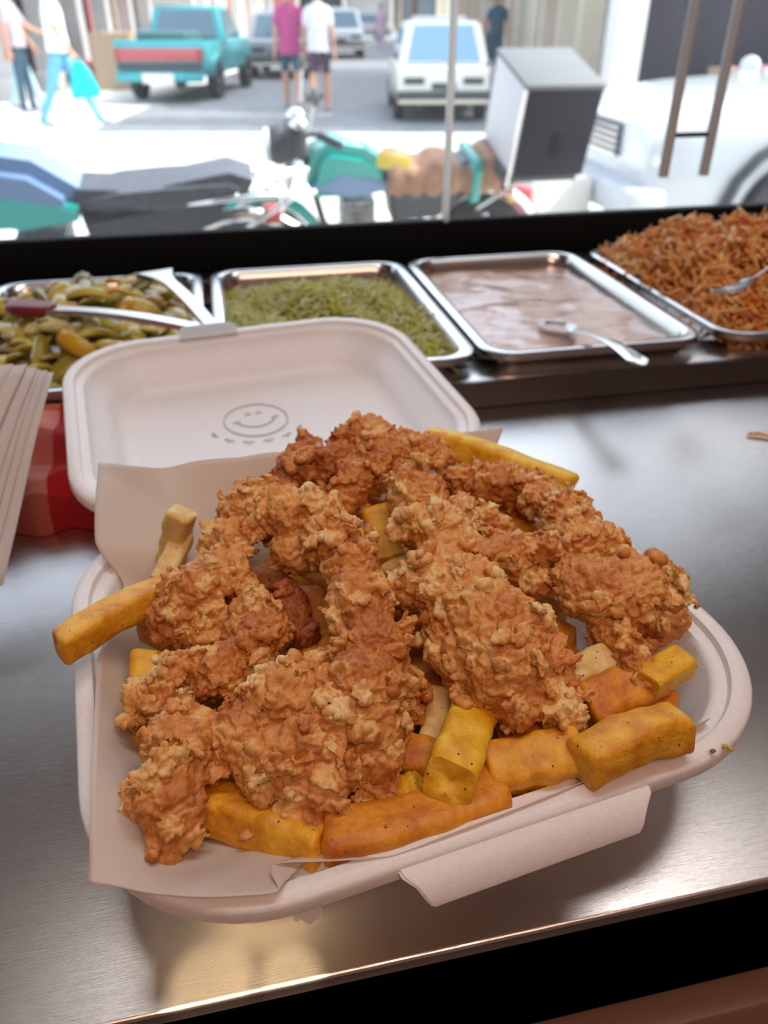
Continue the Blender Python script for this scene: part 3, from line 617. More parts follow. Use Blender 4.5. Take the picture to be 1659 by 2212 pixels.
# ---- people
def person(loc, rz, label, height, pal, legs, arms, lean=0):
    """pal: shirt, trousers, skin, hair, shoe, shorts?  legs: ((hip,knee),(hip,knee)) left,right degrees; arms the same; faces local +y"""
    s = height/1.75; V = []; E = []; Rr = []; B = []
    def add(p, r, par, b):
        V.append(Vector(p)*s); Rr.append(r*s); B.append(b)
        if par is not None: E.append((par, len(V)-1))
        return len(V)-1
    pel = add((0, 0, .95), (.15), None, 't'); wst = add((0, .0, 1.08), .135, pel, 's'); chs = add((0, .01, 1.28), .155, wst, 's'); nb = add((0, 0, 1.45), .085, chs, 's')
    nk = add((0, .01, 1.50), .052, nb, 'k'); hd1 = add((0, .025, 1.60), .082, nk, 'k'); hd2 = add((0, .02, 1.68), .078, hd1, 'h')
    for sd, (hp, kn) in zip((-1, 1), legs):
        hj = add((sd*.09, 0, .90), .095, pel, 't'); a = R(hp)
        kp = Vector((sd*.10, math.sin(a)*.44, .90-math.cos(a)*.44)); mid = add(Vector((sd*.095, 0, .90)).lerp(kp, .5), .082, hj, 't'); k_ = add(kp, .062, mid, 'c')
        b_ = a-R(kn); ap = kp+Vector((0, math.sin(b_)*.42, -math.cos(b_)*.42)); m2 = add(kp.lerp(ap, .4), .058, k_, 'c'); an = add(ap, .042, m2, 'c')
        add(ap+Vector((0, -.04, -.025)), .036, an, 'o'); f1 = add(ap+Vector((0, .10, -.035)), .036, an, 'o'); add(ap+Vector((0, .17, -.04)), .028, f1, 'o')
    hands = []
    for sd, (sw, el, out) in zip((-1, 1), arms):
        sj = add((sd*.17, 0, 1.41), .065, nb, 's'); a = R(sw)
        ep = Vector((sd*(.20+out*.5), math.sin(a)*.29, 1.41-math.cos(a)*.29)); um = add(Vector((sd*.185, 0, 1.41)).lerp(ep, .5), .052, sj, 's'); e_ = add(ep, .042, um, 'k')
        b_ = a+R(el); wp = ep+Vector((sd*out*.5, math.sin(b_)*.26, -math.cos(b_)*.26)); wj = add(wp, .029, e_, 'k')
        d = (wp-ep).normalized(); pm = add(wp+d*.07, .034, wj, 'k'); hands.append((wp+d*.15)*s)
        for k in range(4): 
            f = add(wp+d*.125+Vector((0, (k-1.5)*.020, 0)), .010, pm, 'k'); add(wp+d*(.165-.006*abs(k-1.3))+Vector((-sd*.015, (k-1.5)*.022, 0)), .008, f, 'k')
        th = add(wp+d*.06+Vector((-sd*.01, .04, 0)), .011, wj, 'k'); add(wp+d*.10+Vector((-sd*.015, .055, 0)), .009, th, 'k')
    me = bpy.data.meshes.new('person'); me.from_pydata(V, E, [])
    o = bpy.data.objects.new('person', me); COL.objects.link(o)
    sk = o.modifiers.new('skin', 'SKIN'); sk.use_smooth_shade = True
    for i, v in enumerate(me.skin_vertices[0].data): v.radius = (Rr[i], Rr[i]*(.72 if B[i] in 'st' and i < 4 else 1)); v.use_root = (i == 0)
    ss = o.modifiers.new('sub', 'SUBSURF'); ss.levels = 2; ss.render_levels = 2
    apply_mods(o); me = o.data; me.materials.clear()
    keys = ['s', 't', 'k', 'h', 'o']; mats = [pal['s'], pal['t'], pal['k'], pal['h'], pal['o']]
    for m in mats: me.materials.append(m)
    segs = [(V[a], V[b], B[b]) for a, b in E]
    vv = np.array([p[:] for p in V]); 
    for f in me.polygons:
        c = f.center; best = min(range(len(V)), key=lambda i: (V[i]-c).length-Rr[i]*.9); b = B[best]
        if b == 'c': b = pal.get('calf', 't')
        if b == 's' and pal.get('sleeve', 'k') == 'k' and abs(c.x) > .21*s and c.z < 1.22*s: b = 'k'
        f.material_index = keys.index(b)
    me.polygons.foreach_set('use_smooth', [True]*len(me.polygons))
    # hair cap and facial features
    bm = bmesh.new(); ellipsoid(bm, Vector((0, -.005, 1.675))*s, (.088*s, .098*s, .085*s)); 
    for v in bm.verts:
        if v.co.y > .05*s and v.co.z < 1.70*s: v.co.y = .05*s
    bmobj('hair', bm, pal['h'], o)
    bm = bmesh.new(); ellipsoid(bm, Vector((0, .115, 1.60))*s, (.014*s, .018*s, .026*s), None, 1)
    for sd in (-1, 1): ellipsoid(bm, Vector((sd*.088, .01, 1.61))*s, (.012*s, .024*s, .034*s), None, 1)
    bmobj('nose_and_ears', bm, pal['k'], o)
    bm = bmesh.new()
    for sd in (-1, 1): ellipsoid(bm, Vector((sd*.033, .098, 1.63))*s, (.013*s, .008*s, .007*s), None, 1)
    ellipsoid(bm, Vector((0, .10, 1.555))*s, (.026*s, .010*s, .006*s), None, 1); bmobj('eyes_and_mouth', bm, pal['h'], o)
    # shirt hem as a loose garment
    bm = bmesh.new(); hem = pal.get('hem', .90); rings = []
    for z, rx, ry in ((1.40, .165, .105), (1.30, .185, .125), (1.15, .17, .125), (1.02, .175, .135), (hem, .185, .145)):
        rings.append([Vector((rx*math.cos(k*math.pi/12), ry*math.sin(k*math.pi/12)+.005, z+.008*math.sin(k*2)))*s for k in range(24)])
    loft(bm, rings, True); bmesh.ops.recalc_face_normals(bm, faces=bm.faces); sh = bmobj('shirt', bm, pal['s'], o)
    o.location = loc; o.rotation_euler = (lean, 0, rz); tag(o, label, 'person')
    lowz = min(v.co.z for v in me.vertices)
    o.location.z -= lowz
    return o, hands
def cloth(name, c): return noisy(pmat(name, c, .85), 9, [tuple(x*.88 for x in c), tuple(min(1, x*1.1) for x in c)])
SK = pmat('skin', (.52, .27, .18), .5); HR = pmat('dark_hair', (.02, .016, .014), .6); SHO = pmat('shoes', (.30, .30, .32), .6)
white_s = cloth('white_shirt_cotton', (.78, .78, .76)); mauve = cloth('grey_mauve_shirt', (.44, .40, .46)); jeans = cloth('light_blue_jeans', (.14, .42, .66)); pjeans = cloth('pale_jeans', (.42, .58, .66))
mag = cloth('magenta_shirt_cotton', (.44, .06, .20)); lav = cloth('lavender_white_shirt', (.66, .64, .72)); dshort = cloth('dark_teal_shorts', (.03, .08, .12)); pshort = cloth('dark_plum_shorts', (.08, .045, .07))
fA = (at(105, 272, GZ)+at(210, 272, GZ))/2
pA, hA = person(fA, R(-97), 'person in white shirt and blue jeans striding with a turquoise bag', 1.84, dict(s=white_s, t=jeans, k=SK, h=HR, o=SHO), ((26, 4), (-20, 8)), ((-12, 8, .05), (20, 12, .16)))
pB, hB = person(at(62, 236, GZ), R(-95), 'person in mauve shirt and pale jeans beyond the turquoise bag carrier', 1.80, dict(s=mauve, t=pjeans, k=SK, h=HR, o=SHO), ((-14, 6), (20, 5)), ((15, 10, .05), (-12, 8, .05)))
pC, hC = person(at(634, 238, GZ), SA+R(4), 'person in magenta shirt and dark shorts walking away', 1.68, dict(s=mag, t=dshort, k=SK, h=HR, o=SHO, calf='k', hem=.80), ((10, 4), (-8, 12)), ((-8, 8, .05), (8, 10, .05)))
pD, hD = person(at(694, 246, GZ), SA-R(4), 'person in pale shirt and plum shorts walking beside magenta shirt', 1.68, dict(s=lav, t=pshort, k=SK, h=HR, o=SHO, calf='k', hem=.86), ((-8, 12), (10, 4)), ((8, 10, .05), (-8, 8, .05)))
pE, hE = person(side(9.5, 2.9), SA+R(8), 'person in dark clothes beside the cream hatchback', 1.7, dict(s=dshort, t=dshort, k=SK, h=HR, o=SHO), ((8, 4), (-8, 8)), ((8, 10, .05), (-8, 8, .05)))
pF, hF = person(side(11.5, 3.05), SA+R(170), 'person in grey shirt standing by the slim cream post', 1.72, dict(s=mauve, t=dshort, k=SK, h=HR, o=SHO), ((3, 2), (-3, 2)), ((8, 10, .05), (-8, 8, .05)))
pG, hG = person(Vector((8.0, 8.3, GZ)), R(110), 'person in pale shirt reaching over the turquoise tub', 1.72, dict(s=lav, t=pjeans, k=SK, h=HR, o=SHO), ((5, 5), (-8, 5)), ((40, 20, .05), (55, 10, .05)), R(-6))
pH, hH = person(side(2.6, -5.3), R(-100), 'person in blue cap and grey top at the dark stalls', 1.70, dict(s=mauve, t=dshort, k=SK, h=M_blueg, o=SHO), ((3, 2), (-3, 2)), ((30, 40, .05), (-8, 8, .05)))
pI, hI = person(side(27, .2), SA+R(180), 'person in lilac dress far down the side street', 1.6, dict(s=cloth('lilac_dress', (.48, .36, .52)), t=cloth('lilac_skirt', (.46, .34, .50)), k=SK, h=HR, o=SHO, hem=.5), ((6, 2), (-6, 4)), ((8, 10, .05), (-8, 8, .05)))
# turquoise plastic bag held in the near hand
bpy.context.view_layer.update()
hw = pA.matrix_world @ hA[0]
hw2 = pA.matrix_world @ hA[1]
hand = hw if hw.x > hw2.x else hw2
M_bag = pmat('turquoise_plastic_bag', (.0, .62, .66), .35); trans_mix(M_bag, (.0, .7, .75), .35)
bm = bmesh.new(); rings = []
for z, rx, ry in ((0, .035, .02), (-.06, .085, .04), (-.14, .13, .07), (-.30, .17, .09), (-.39, .185, .085), (-.42, .16, .05)):
    rings.append([Vector((rx*math.cos(k*math.pi/10)*(1+.06*math.sin(k*3+z*20)), ry*math.sin(k*math.pi/10), z+.012*math.sin(k*2.2))) for k in range(20)])
loft(bm, rings, True, True, True)
BG = empty('carrier_bag', hand+Vector((0, 0, .02))); tag(BG, 'turquoise plastic carrier bag held by the striding person', 'bag')
bmobj('bag_body', bm, M_bag, BG, True); 
bm = bmesh.new(); tube(bm, [(-.05, 0, -.05), (-.03, 0, .03), (0, 0, .05), (.03, 0, .03), (.05, 0, -.05)], .008, 6); bmobj('bag_handle', bm, M_bag, BG)
BG.scale = (1.05, 1.05, 1.0); BG.rotation_euler = (0, R(-6), R(-10))

# ------------------------------------------------------------------ pans and salads
PZ = .045
def pan(x0, x1, label, y0=.680, y1=1.045, depth=.0415):
    o = empty('steel_pan', ((x0+x1)/2, (y0+y1)/2, PZ)); tag(o, label, 'pan', 'steel salad pans in the rack')
    hx, hy = (x1-x0)/2, (y1-y0)/2
    prof = [(.0, -.006), (0, 0), (.002, .0012), (.0105, .0012), (.0135, -.001), (.018, -.012), (.022, -depth+.008), (.030, -depth), ]
    rings = [[Vector((p.x, p.y, z)) for p in rrect(hx-i, hy-i, max(.034-i*.6, .012), 7)] for i, z in prof]
    bm = bmesh.new(); loft(bm, rings, True, False, True)
    rings = [[Vector((p.x, p.y, z)) for p in rrect(hx-i, hy-i, max(.034-i*.6, .012), 7)] for i, z in [(0, -.006), (.0125, -.004), (.0165, -.012), (.0205, -depth+.006), (.0285, -depth-.0013)]]
    loft(bm, rings[::-1], True, True, False); bmesh.ops.remove_doubles(bm, verts=bm.verts, dist=1e-6)
    bmobj('pan_body', bm, M_pan, o, True, 50); return o
pan(-.274, -.022, 'steel pan of green pickles with tongs resting across it')
pan(-.012, .243, 'steel pan of shredded lettuce behind the open foam lid')
pan(.249, .492, 'steel pan of creamy pink-brown sauce with a spoon in it')
pan(.512, .770, 'steel pan heaped with orange carrot salad')

rnd = random.Random(11)
# pickles: each slice a thing
def pickle_mesh(k):
    bm = bmesh.new(); L = (.055, .045, .05, .06, .04)[k]; w_ = (.0075, .009, .0065, .008, .010)[k]; n = 9; rings = []
    for i in range(n):
        t = i/(n-1)-.5; c = Vector((t*L, 0, .010*(k % 3)*(.25-t*t)*4*.5)); s = math.sqrt(max(.08, 1-(2*t)**4))
        rings.append([c+Vector((0, math.cos(a)*w_*s, (math.sin(a)*.55 if math.sin(a) > 0 else math.sin(a)*.18)*w_*s)) for a in [j*math.pi/5 for j in range(10)]])
    loft(bm, rings, True, True, True); me = bpy.data.meshes.new('pickle_slice'); bm.normal_update(); bm.to_mesh(me); bm.free()
    me.polygons.foreach_set('use_smooth', [True]*len(me.polygons)); me.materials.append(M_pickles[k]); return me
pm = [pickle_mesh(k) for k in range(5)]
def pickle_h(x, y): return .016+.050*max(0, 1-((x+.15)/.125)**2)*max(0, 1-((y-.875)/.17)**2)**.8
for i in range(230):
    x = rnd.uniform(-.250, -.048); y = rnd.uniform(.706, 1.018); k = rnd.choice((0, 0, 1, 1, 2, 3, 3, 4, 4))
    o = bpy.data.objects.new('pickle_slice', pm[k]); COL.objects.link(o)
    o.location = (x, y, pickle_h(x, y)*rnd.uniform(.72, 1.06)); s = rnd.uniform(.75, 1.25); o.scale = (s, s*rnd.uniform(.8, 1.3), s*1.2)
    o.rotation_euler = (rnd.uniform(-.9, .9), rnd.uniform(-.55, .55), rnd.uniform(0, 6.3))
    tag(o, ('green pickle slice in the pickle pan', 'pale yellow-green pickle slice in the pickle pan', 'amber yellow pickle slice in the pickle pan', 'dark olive pickle slice in the pickle pan', 'cream-coloured pickle slice in the pickle pan')[k], 'pickle', ('green', 'pale', 'amber', 'olive', 'cream')[k]+' pickle slices in the steel pan')

def shreds(name, n, hfun, x0, x1, y0, y1, L, wd, mat, seed, curl=.5, lo=.0):
    r_ = np.random.RandomState(seed); V = []; F = []
    for i in range(n):
        x, y = r_.uniform(x0, x1), r_.uniform(y0, y1); h = hfun(x, y)
        if h <= lo: continue
        c = Vector((x, y, h*(1-.28*r_.rand()**1.5))); a = r_.uniform(0, 6.3); d = Vector((math.cos(a), math.sin(a), r_.normal(0, .45))).normalized()
        sd = d.cross(Vector((r_.normal(0, .5), r_.normal(0, .5), 1))).normalized(); up = sd.cross(d); l = L*r_.uniform(.5, 1.2); w0 = wd*r_.uniform(.6, 1.3); cu = r_.normal(0, curl)
        b0 = len(V); n_ = 5
        for k in range(n_):
            t = k/(n_-1)-.5; p = c+d*t*l+up*cu*l*(.25-t*t*2)*.5+sd*l*.25*cu*math.sin(t*5)
            ww = w0*(1-.6*abs(t)*1.2)
            V += [p+sd*ww, p+up*ww*.7, p-sd*ww, p-up*ww*.7]
        for k in range(n_-1):
            for j in range(4): a0 = b0+k*4; F.append((a0+j, a0+(j+1) % 4, a0+4+(j+1) % 4, a0+4+j))
        F.append((b0+3, b0+2, b0+1, b0)); e = b0+(n_-1)*4; F.append((e, e+1, e+2, e+3))
    me = bpy.data.meshes.new(name); me.from_pydata(V, [], F); return link(name, me, mat)
def lett_h(x, y):
    u, v = (x-.116)/.105, (y-.862)/.165
    return (.019+.044*max(0, 1-u*u*.7)*max(0, 1-(v+.15)**2*.9)*(.8+.3*math.sin(x*70+y*30))) if abs(u) < 1 and abs(v) < 1 else 0
o = shreds('shredded_lettuce', 3800, lett_h, .012, .220, .700, 1.020, .032, .0020, M_lettuce, 2, .9); tag(o, 'pale green shredded lettuce filling the middle pan', 'lettuce', None, 'stuff')
M_pale = pmat('pale_lettuce', (.90, .90, .66), .45); trans_mix(M_pale, (.9, .9, .5), .4)
o2 = shreds('pale_shreds', 1900, lett_h, .012, .220, .700, 1.020, .034, .0021, M_pale, 7, .9); o2.parent = o; o2['kind'] = 'stuff'
def car_h(x, y):
    u, v = (x-.640)/.120, (y-.872)/.178; d = max(0, 1-u*u)*max(0, 1-v*v)
    return .022+.090*d**.62*(.93+.12*math.sin(x*55)*math.sin(y*48)) if abs(u) < 1 and abs(v) < 1 else 0
o = shreds('carrot_salad', 2600, car_h, .528, .765, .698, 1.03, .036, .0028, [M_carrot], 3, .8); tag(o, 'heap of shredded orange carrot salad in the end pan', 'salad', None, 'stuff')
o2 = shreds('cabbage_shreds', 1500, car_h, .528, .765, .698, 1.03, .040, .0042, [M_carrot2], 4, .9, .0); o2.parent = o; o2['kind'] = 'stuff'
bm = bmesh.new(); n = 26; grid = []
for i in range(n):
    row = []
    for j in range(n):
        x = .530+.232*i/(n-1); y = .700+.328*j/(n-1); row.append(bm.verts.new((x, y, max(.008, car_h(x, y)*.80-.004))))
    grid.append(row)
for i in range(n-1):
    for j in range(n-1): bm.faces.new((grid[i][j], grid[i+1][j], grid[i+1][j+1], grid[i][j+1]))
c = bmobj('salad_core', bm, M_carrot, o); c['kind'] = 'stuff'
bm = bmesh.new(); n = 40; grid = []                      # sauce with swirls
for i in range(n):
    row = []
    for j in range(n):
        x = -.101+.202*i/(n-1); y = -.161+.322*j/(n-1); z = .0035*noise.noise((x*9, y*22, 1.3))+.002*noise.noise((x*30+y*18, y*55, 4))
        row.append(bm.verts.new((x, y, z)))
    grid.append(row)
for i in range(n-1):
    for j in range(n-1): bm.faces.new((grid[i][j], grid[i+1][j], grid[i+1][j+1], grid[i][j+1]))
ed = [e for e in bm.edges if e.is_boundary]; rr = bmesh.ops.extrude_edge_only(bm, edges=ed)
for v in [g for g in rr['geom'] if isinstance(g, bmesh.types.BMVert)]: v.co.z = -.024; v.co.x *= .97; v.co.y *= .97
so = bmobj('creamy_sauce', bm, M_sauce); so.location = (.3705, .8625, .0305); tag(so, 'smooth pink-brown sauce filling its steel pan', 'sauce')

# cutlery
def spoon(name, tip, tail, label, bowl=.021, mid=None, group=None):
    """bowl centre at tip, handle end at tail"""
    tip, tail = Vector(tip), Vector(tail); o = empty(name, tip); tag(o, label, 'spoon')
    d = (tail-tip); L = d.length; d.normalize(); sd = d.cross(Vector((0, 0, 1))).normalized(); up = sd.cross(d)
    bm = bmesh.new(); rings = []; n = 10
    for i in range(n+1):
        t = i/n; r_ = max(.02, math.sin(math.pi*min(.97, max(.03, t))))**.6
        row = []
        for k in range(9):
            u = -1+2*k/8; row.append(d*((t-.5)*bowl*3.0)+sd*(u*bowl*r_)+up*(-.010*(1-u*u)*math.sin(math.pi*t)))
        rings.append(row)
    loft(bm, rings, False); r_ = bmesh.ops.solidify(bm, geom=bm.faces[:], thickness=.0012)
    bmobj('bowl', bm, M_chrome, o, True, 50)
    bm = bmesh.new(); rings = []
    for i in range(17):
        t = i/16; p = d*(bowl*1.4+(L-bowl*1.4)*t)+up*(.008*math.sin(math.pi*t)); w_ = .0035+.0075*t**1.6; w_ *= math.sqrt(max(.05, 1-max(0, (t-.93)/.07)**2))
        rings.append([p+sd*(q.x)+up*(q.y) for q in rrect(w_, .0011, .001, 2)])
    loft(bm, rings, True, True, True); bmobj('handle', bm, M_chrome, o, True, 50); return o
spoon('sauce_spoon', at(1205, 705, .037), at(1392, 790, .062), 'steel spoon resting in the pink-brown sauce, handle over the pan edge')
spoon('salad_spoon', at(1585, 612, .105), at(1800, 545, .150), 'steel spoon stuck in the orange carrot salad heap', .017)
# tongs over the pickles
tg_ = empty('serving_tongs', at(468, 716, .078)); tag(tg_, 'long steel tongs with a red-tipped arm lying across the pickles', 'tongs')
P0 = Vector(tg_.location)
def arm(p_end, zc, wtip, red):
    e = Vector(p_end)-P0; L = e.length; d = e.normalized(); sd = d.cross(Vector((0, 0, 1))).normalized(); up = sd.cross(d)
    bm = bmesh.new(); rings = []
    for i in range(15):
        t = i/14; w_ = .007 + (wtip-.007)*max(0, (t-.7)/.3)**1.5
        rings.append([d*L*t+sd*q.x+up*(q.y+.006*math.sin(t*3.1)) for q in [Vector((-w_, -.004)), Vector((-w_*.9, .0015)), Vector((w_*.9, .0015)), Vector((w_, -.004)), Vector((w_*.82, -.004)), Vector((w_*.75, 0)), Vector((-w_*.75, 0)), Vector((-w_*.82, -.004))]])
    loft(bm, rings, True, True, True); a = bmobj('arm', bm, M_pan, tg_, True, 35)
    if red:
        bm = bmesh.new(); rings = [[d*L*t+sd*q.x+up*q.y for q in rrect(w_, .006, .005, 3)] for t, w_ in ((.90, .007), (.93, .012), (1.08, .016), (1.14, .012), (1.16, .005))]
        loft(bm, rings, True, True, True); t_ = bmobj('tip', bm, pmat('dark_red_silicone', (.22, .02, .03), .4), a, True, 50); t_['label'] = 'dark red grip tip'
arm(at(80, 668, .075), 0, .010, True); arm(at(335, 588, .090), 0, .022, False)
bm = bmesh.new(); tube(bm, [(-.008, 0, -.006), (.008, 0, -.006)], .008, 10); bmobj('hinge', bm, M_pan, tg_)

# ------------------------------------------------------------------ napkins and cloth
# each folded napkin is a leaf of the stack, fanned and leaning; corners taken along the visible edge
top_b, bot_b = at(108, 812, .105), at(-10, 1285, .020)
for i in range(10):
    s = i/9; a0 = at(116, 806, .112); b0 = at(8, 1266, .026); cdir = Vector((-.215, -.020, -.004)); nn = (b0-a0).cross(cdir).normalized(); nn = nn if nn.z > 0 else -nn
    off = nn*.0015*i+Vector((-.0026-.0008*math.sin(i*2.1), 0, 0))*i; a = a0+off; b = b0+off+Vector((-.0022*i, .003*math.sin(i*1.3), 0)); n_ = 14; bm = bmesh.new(); g = []
    for u in range(n_+1):
        row = []
        for v in range(7):
            p = a.lerp(b, u/n_)+cdir*(v/6)+nn*(.004*math.sin(u/n_*3.1)+.0015*math.sin(u*.5))
            row.append(bm.verts.new(p))
        g.append(row)
    for u in range(n_):
        for v in range(6): bm.faces.new((g[u][v], g[u+1][v], g[u+1][v+1], g[u][v+1]))
    bmesh.ops.recalc_face_normals(bm, faces=bm.faces); bmesh.ops.solidify(bm, geom=bm.faces[:], thickness=.0011)
    nk = bmobj('paper_napkin', bm, M_napkin)
    if i == 9: tag(nk, 'topmost folded white paper napkin of the fanned pile on the checked cloth', 'napkin', 'folded napkins fanned on the checked cloth')
    else: tag(nk, 'folded white paper napkin under the topmost one of the fanned pile', 'napkin', 'folded napkins fanned on the checked cloth')
# folded cloth: a soft padded slab with a scalloped edge
bm = bmesh.new(); n, m_ = 80, 60; top = []; 
c0, c1 = at(215, 1150, .0), at(-160, 1170, .0)
def clothp(u, v):            # u 0..1 from right to left, v 0..1 from front to back
    x = -.100-.30*u; y = .520+.142*v
    e = min(1, min(u*9, v*7, (1-v)*6, (1-u)*8)); z = .003+.050*(max(0, e)**.4)*(.72+.28*v)
    z += .004*math.sin(u*23+v*4)*e + .003*math.sin(v*13+1)*e + .006*noise.noise((u*7, v*5, 3))
    if v < .25: y -= .004*math.sin(u*46)
    return Vector((x, y, max(.0012, z)))
g = [[bm.verts.new(clothp(i/n, j/m_)) for j in range(m_+1)] for i in range(n+1)]
for i in range(n):
    for j in range(m_): bm.faces.new((g[i+1][j], g[i][j], g[i][j+1], g[i+1][j+1]))
ed = [e for e in bm.edges if e.is_boundary]; rr = bmesh.ops.extrude_edge_only(bm, edges=ed)
for v in [q for q in rr['geom'] if isinstance(q, bmesh.types.BMVert)]: v.co.z = .0006
bmesh.ops.recalc_face_normals(bm, faces=bm.faces)
cl = bmobj('checked_cloth', bm, M_cloth); tag(cl, 'folded red checked kitchen cloth under the napkins', 'cloth')

# ------------------------------------------------------------------ takeout box
TB = empty('takeout_box', (.067, .300, 0), R(8)); tag(TB, 'open white foam takeout box holding the chicken and fries', 'takeout box')
TM = Matrix.Translation(TB.location) @ Matrix.Rotation(R(8), 4, 'Z')
def tl(u, v, z): return TM @ Vector((u, v, z))
RZ = .068
def foamshell(hx, hy, rz, depth, cr, name, parent, mat=M_foam):
    """profile of (inset, height below the rim)"""
    inner = [(0.000, -.0075), (0.0, -.002), (.0012, 0.0), (.0055, .0004), (.0085, .0000), (.0095, -.0035), (.0125, -.0040), (.0150, -.0042), (.0165, -.0075), (.019, -.013), (.026, -depth*.45), (.034, -depth*.80), (.039, -depth*.94), (.047, -depth+.0)]
    outer = [(0.000, -.0075), (.0030, -.0078), (.0145, -.0082), (.0170, -.016), (.0235, -depth*.46), (.0315, -depth*.84), (.037, -depth-.001), (.047, -depth-.0035)]
    def ring(i, z): return [Vector((p.x, p.y, rz+z)) for p in rrect(hx-i, hy-i, max(.015, cr-i*.75), 14)]
    bm = bmesh.new(); loft(bm, [ring(i, z) for i, z in inner], True, False, True); loft(bm, [ring(i, z) for i, z in outer][::-1], True, True, False)
    bmesh.ops.remove_doubles(bm, verts=bm.verts, dist=1e-6); bmesh.ops.recalc_face_normals(bm, faces=bm.faces)
    o = bmobj(name, bm, mat, parent, True, 60); return o
HX, HY = .156, .1345
foamshell(HX, HY, RZ, .0640, .074, 'tray', TB)
# latch tab folding down from the front rim
bm = bmesh.new(); rings = []
for dv, dz, wu in ((.004, -.001, .056), (-.003, -.0025, .054), (-.007, -.0050, .050), (-.0105, -.0105, .047), (-.0115, -.0140, .045)):
    rings.append([Vector((u, -HY+dv, RZ+dz)) for u in (.008-wu, .008-wu*.5, .008, .008+wu*.5, .008+wu)])
loft(bm, rings, False); bmesh.ops.recalc_face_normals(bm, faces=bm.faces); bmesh.ops.solidify(bm, geom=bm.faces[:], thickness=.0030)
bmesh.ops.bevel(bm, geom=[e for e in bm.edges if e.calc_face_angle(0) > .9], offset=.0008, segments=2, affect='EDGES'); bmobj('latch_tab', bm, M_foam, TB, True, 50)
# ragged foam burr hanging from the rim
bm = bmesh.new()
ch = [(0, .002), (.0015, .0035), (.0022, .0022), (.0045, .0068), (.0062, .0082), (.0075, .0064), (.0092, .0070), (.0105, .0020)]
loft(bm, [[Vector((-.087+du, -HY+.0015, RZ-.006)) for du, l in ch], [Vector((-.0868+du, -HY-.0002, RZ-.0075-l*.5)) for du, l in ch], [Vector((-.0866+du, -HY-.0006, RZ-.0075-l)) for du, l in ch]], False)
bmesh.ops.solidify(bm, geom=bm.faces[:], thickness=.0012)
bmobj('foam_burr', bm, M_foam, TB)
# lid, hinged at the back rim and tipped up a little
LH = empty('lid_hinge', (0, HY-.002, RZ+.001), 0, TB); TILT = R(4)
LID = foamshell(.148, .134, 0, .036, .068, 'lid', TB)
LM = Matrix.Translation((-.006, HY-.003, RZ+.0015)) @ Matrix.Rotation(TILT, 4, 'X') @ Matrix.Translation((0, .134, 0))
LID.matrix_local = LM
bpy.data.objects.remove(LH)
bm = bmesh.new(); box(bm, -.10, .10, -.006, .006, -.0035, -.0005, None, .001); hg = bmobj('hinge_strip', bm, M_foam, TB, True, 40); hg.location = (0, HY-.001, RZ)
# catch on the lid's far rim
bm = bmesh.new(); rings = []
for dv, dz, wu in ((-.012, .0008, .026), (-.002, .0022, .0255), (.006, .0030, .023), (.0105, .0022, .020)):
    rings.append([Vector((-.022+wu*math.sin(a), .134+dv, dz)) for a in [R(-90+180*k/8) for k in range(9)]])
loft(bm, rings, False); bmesh.ops.solidify(bm, geom=bm.faces[:], thickness=.0028); bmesh.ops.recalc_face_normals(bm, faces=bm.faces); bmobj('lid_catch', bm, M_foam, LID, True, 60)
# embossed smiling face and little marks on the lid panel
def imp(name, pts, r_=.00055, closed=False):
    if closed: pts = pts+[pts[0]]
    bm = bmesh.new(); tube(bm, pts, r_, 6, not closed); bmobj(name, bm, M_emboss_shade, LID)
lz = -.0356; sx0, sy0 = -.004, .026; sr = .0262
imp('smiley_ring', [Vector((sx0+sr*math.cos(R(a)), sy0+sr*math.sin(R(a)), lz)) for a in range(0, 360, 8)], .0006, True)
imp('smiley_mouth', [Vector((sx0+sr*.62*math.cos(R(a)), sy0+.004+sr*.62*math.sin(R(a))*.95, lz)) for a in range(200, 345, 8)], .0006)
for s in (-1, 1):
    imp('smiley_eye', [Vector((sx0+s*.0045-.0024, sy0+.0095, lz)), Vector((sx0+s*.0045, sy0+.0125, lz)), Vector((sx0+s*.0045+.0024, sy0+.0095, lz))], .0006)
    imp('smiley_cheek', [Vector((sx0+s*sr*.62-.003, sy0-.0005, lz)), Vector((sx0+s*sr*.62+.003, sy0+.001, lz))], .0006)
for a in (205, 228, 251, 274, 297, 320):
    c = Vector((sx0+sr*1.55*math.cos(R(a)), sy0+sr*1.35*math.sin(R(a)), lz)); d = Vector((-math.sin(R(a)), math.cos(R(a)), 0)); e = Vector((math.cos(R(a)), math.sin(R(a)), 0))
    imp('star_mark', [c-d*.0042, c-d*.0014-e*.0014, c+e*.0022, c+d*.0014-e*.0012, c+d*.0042], .0005)

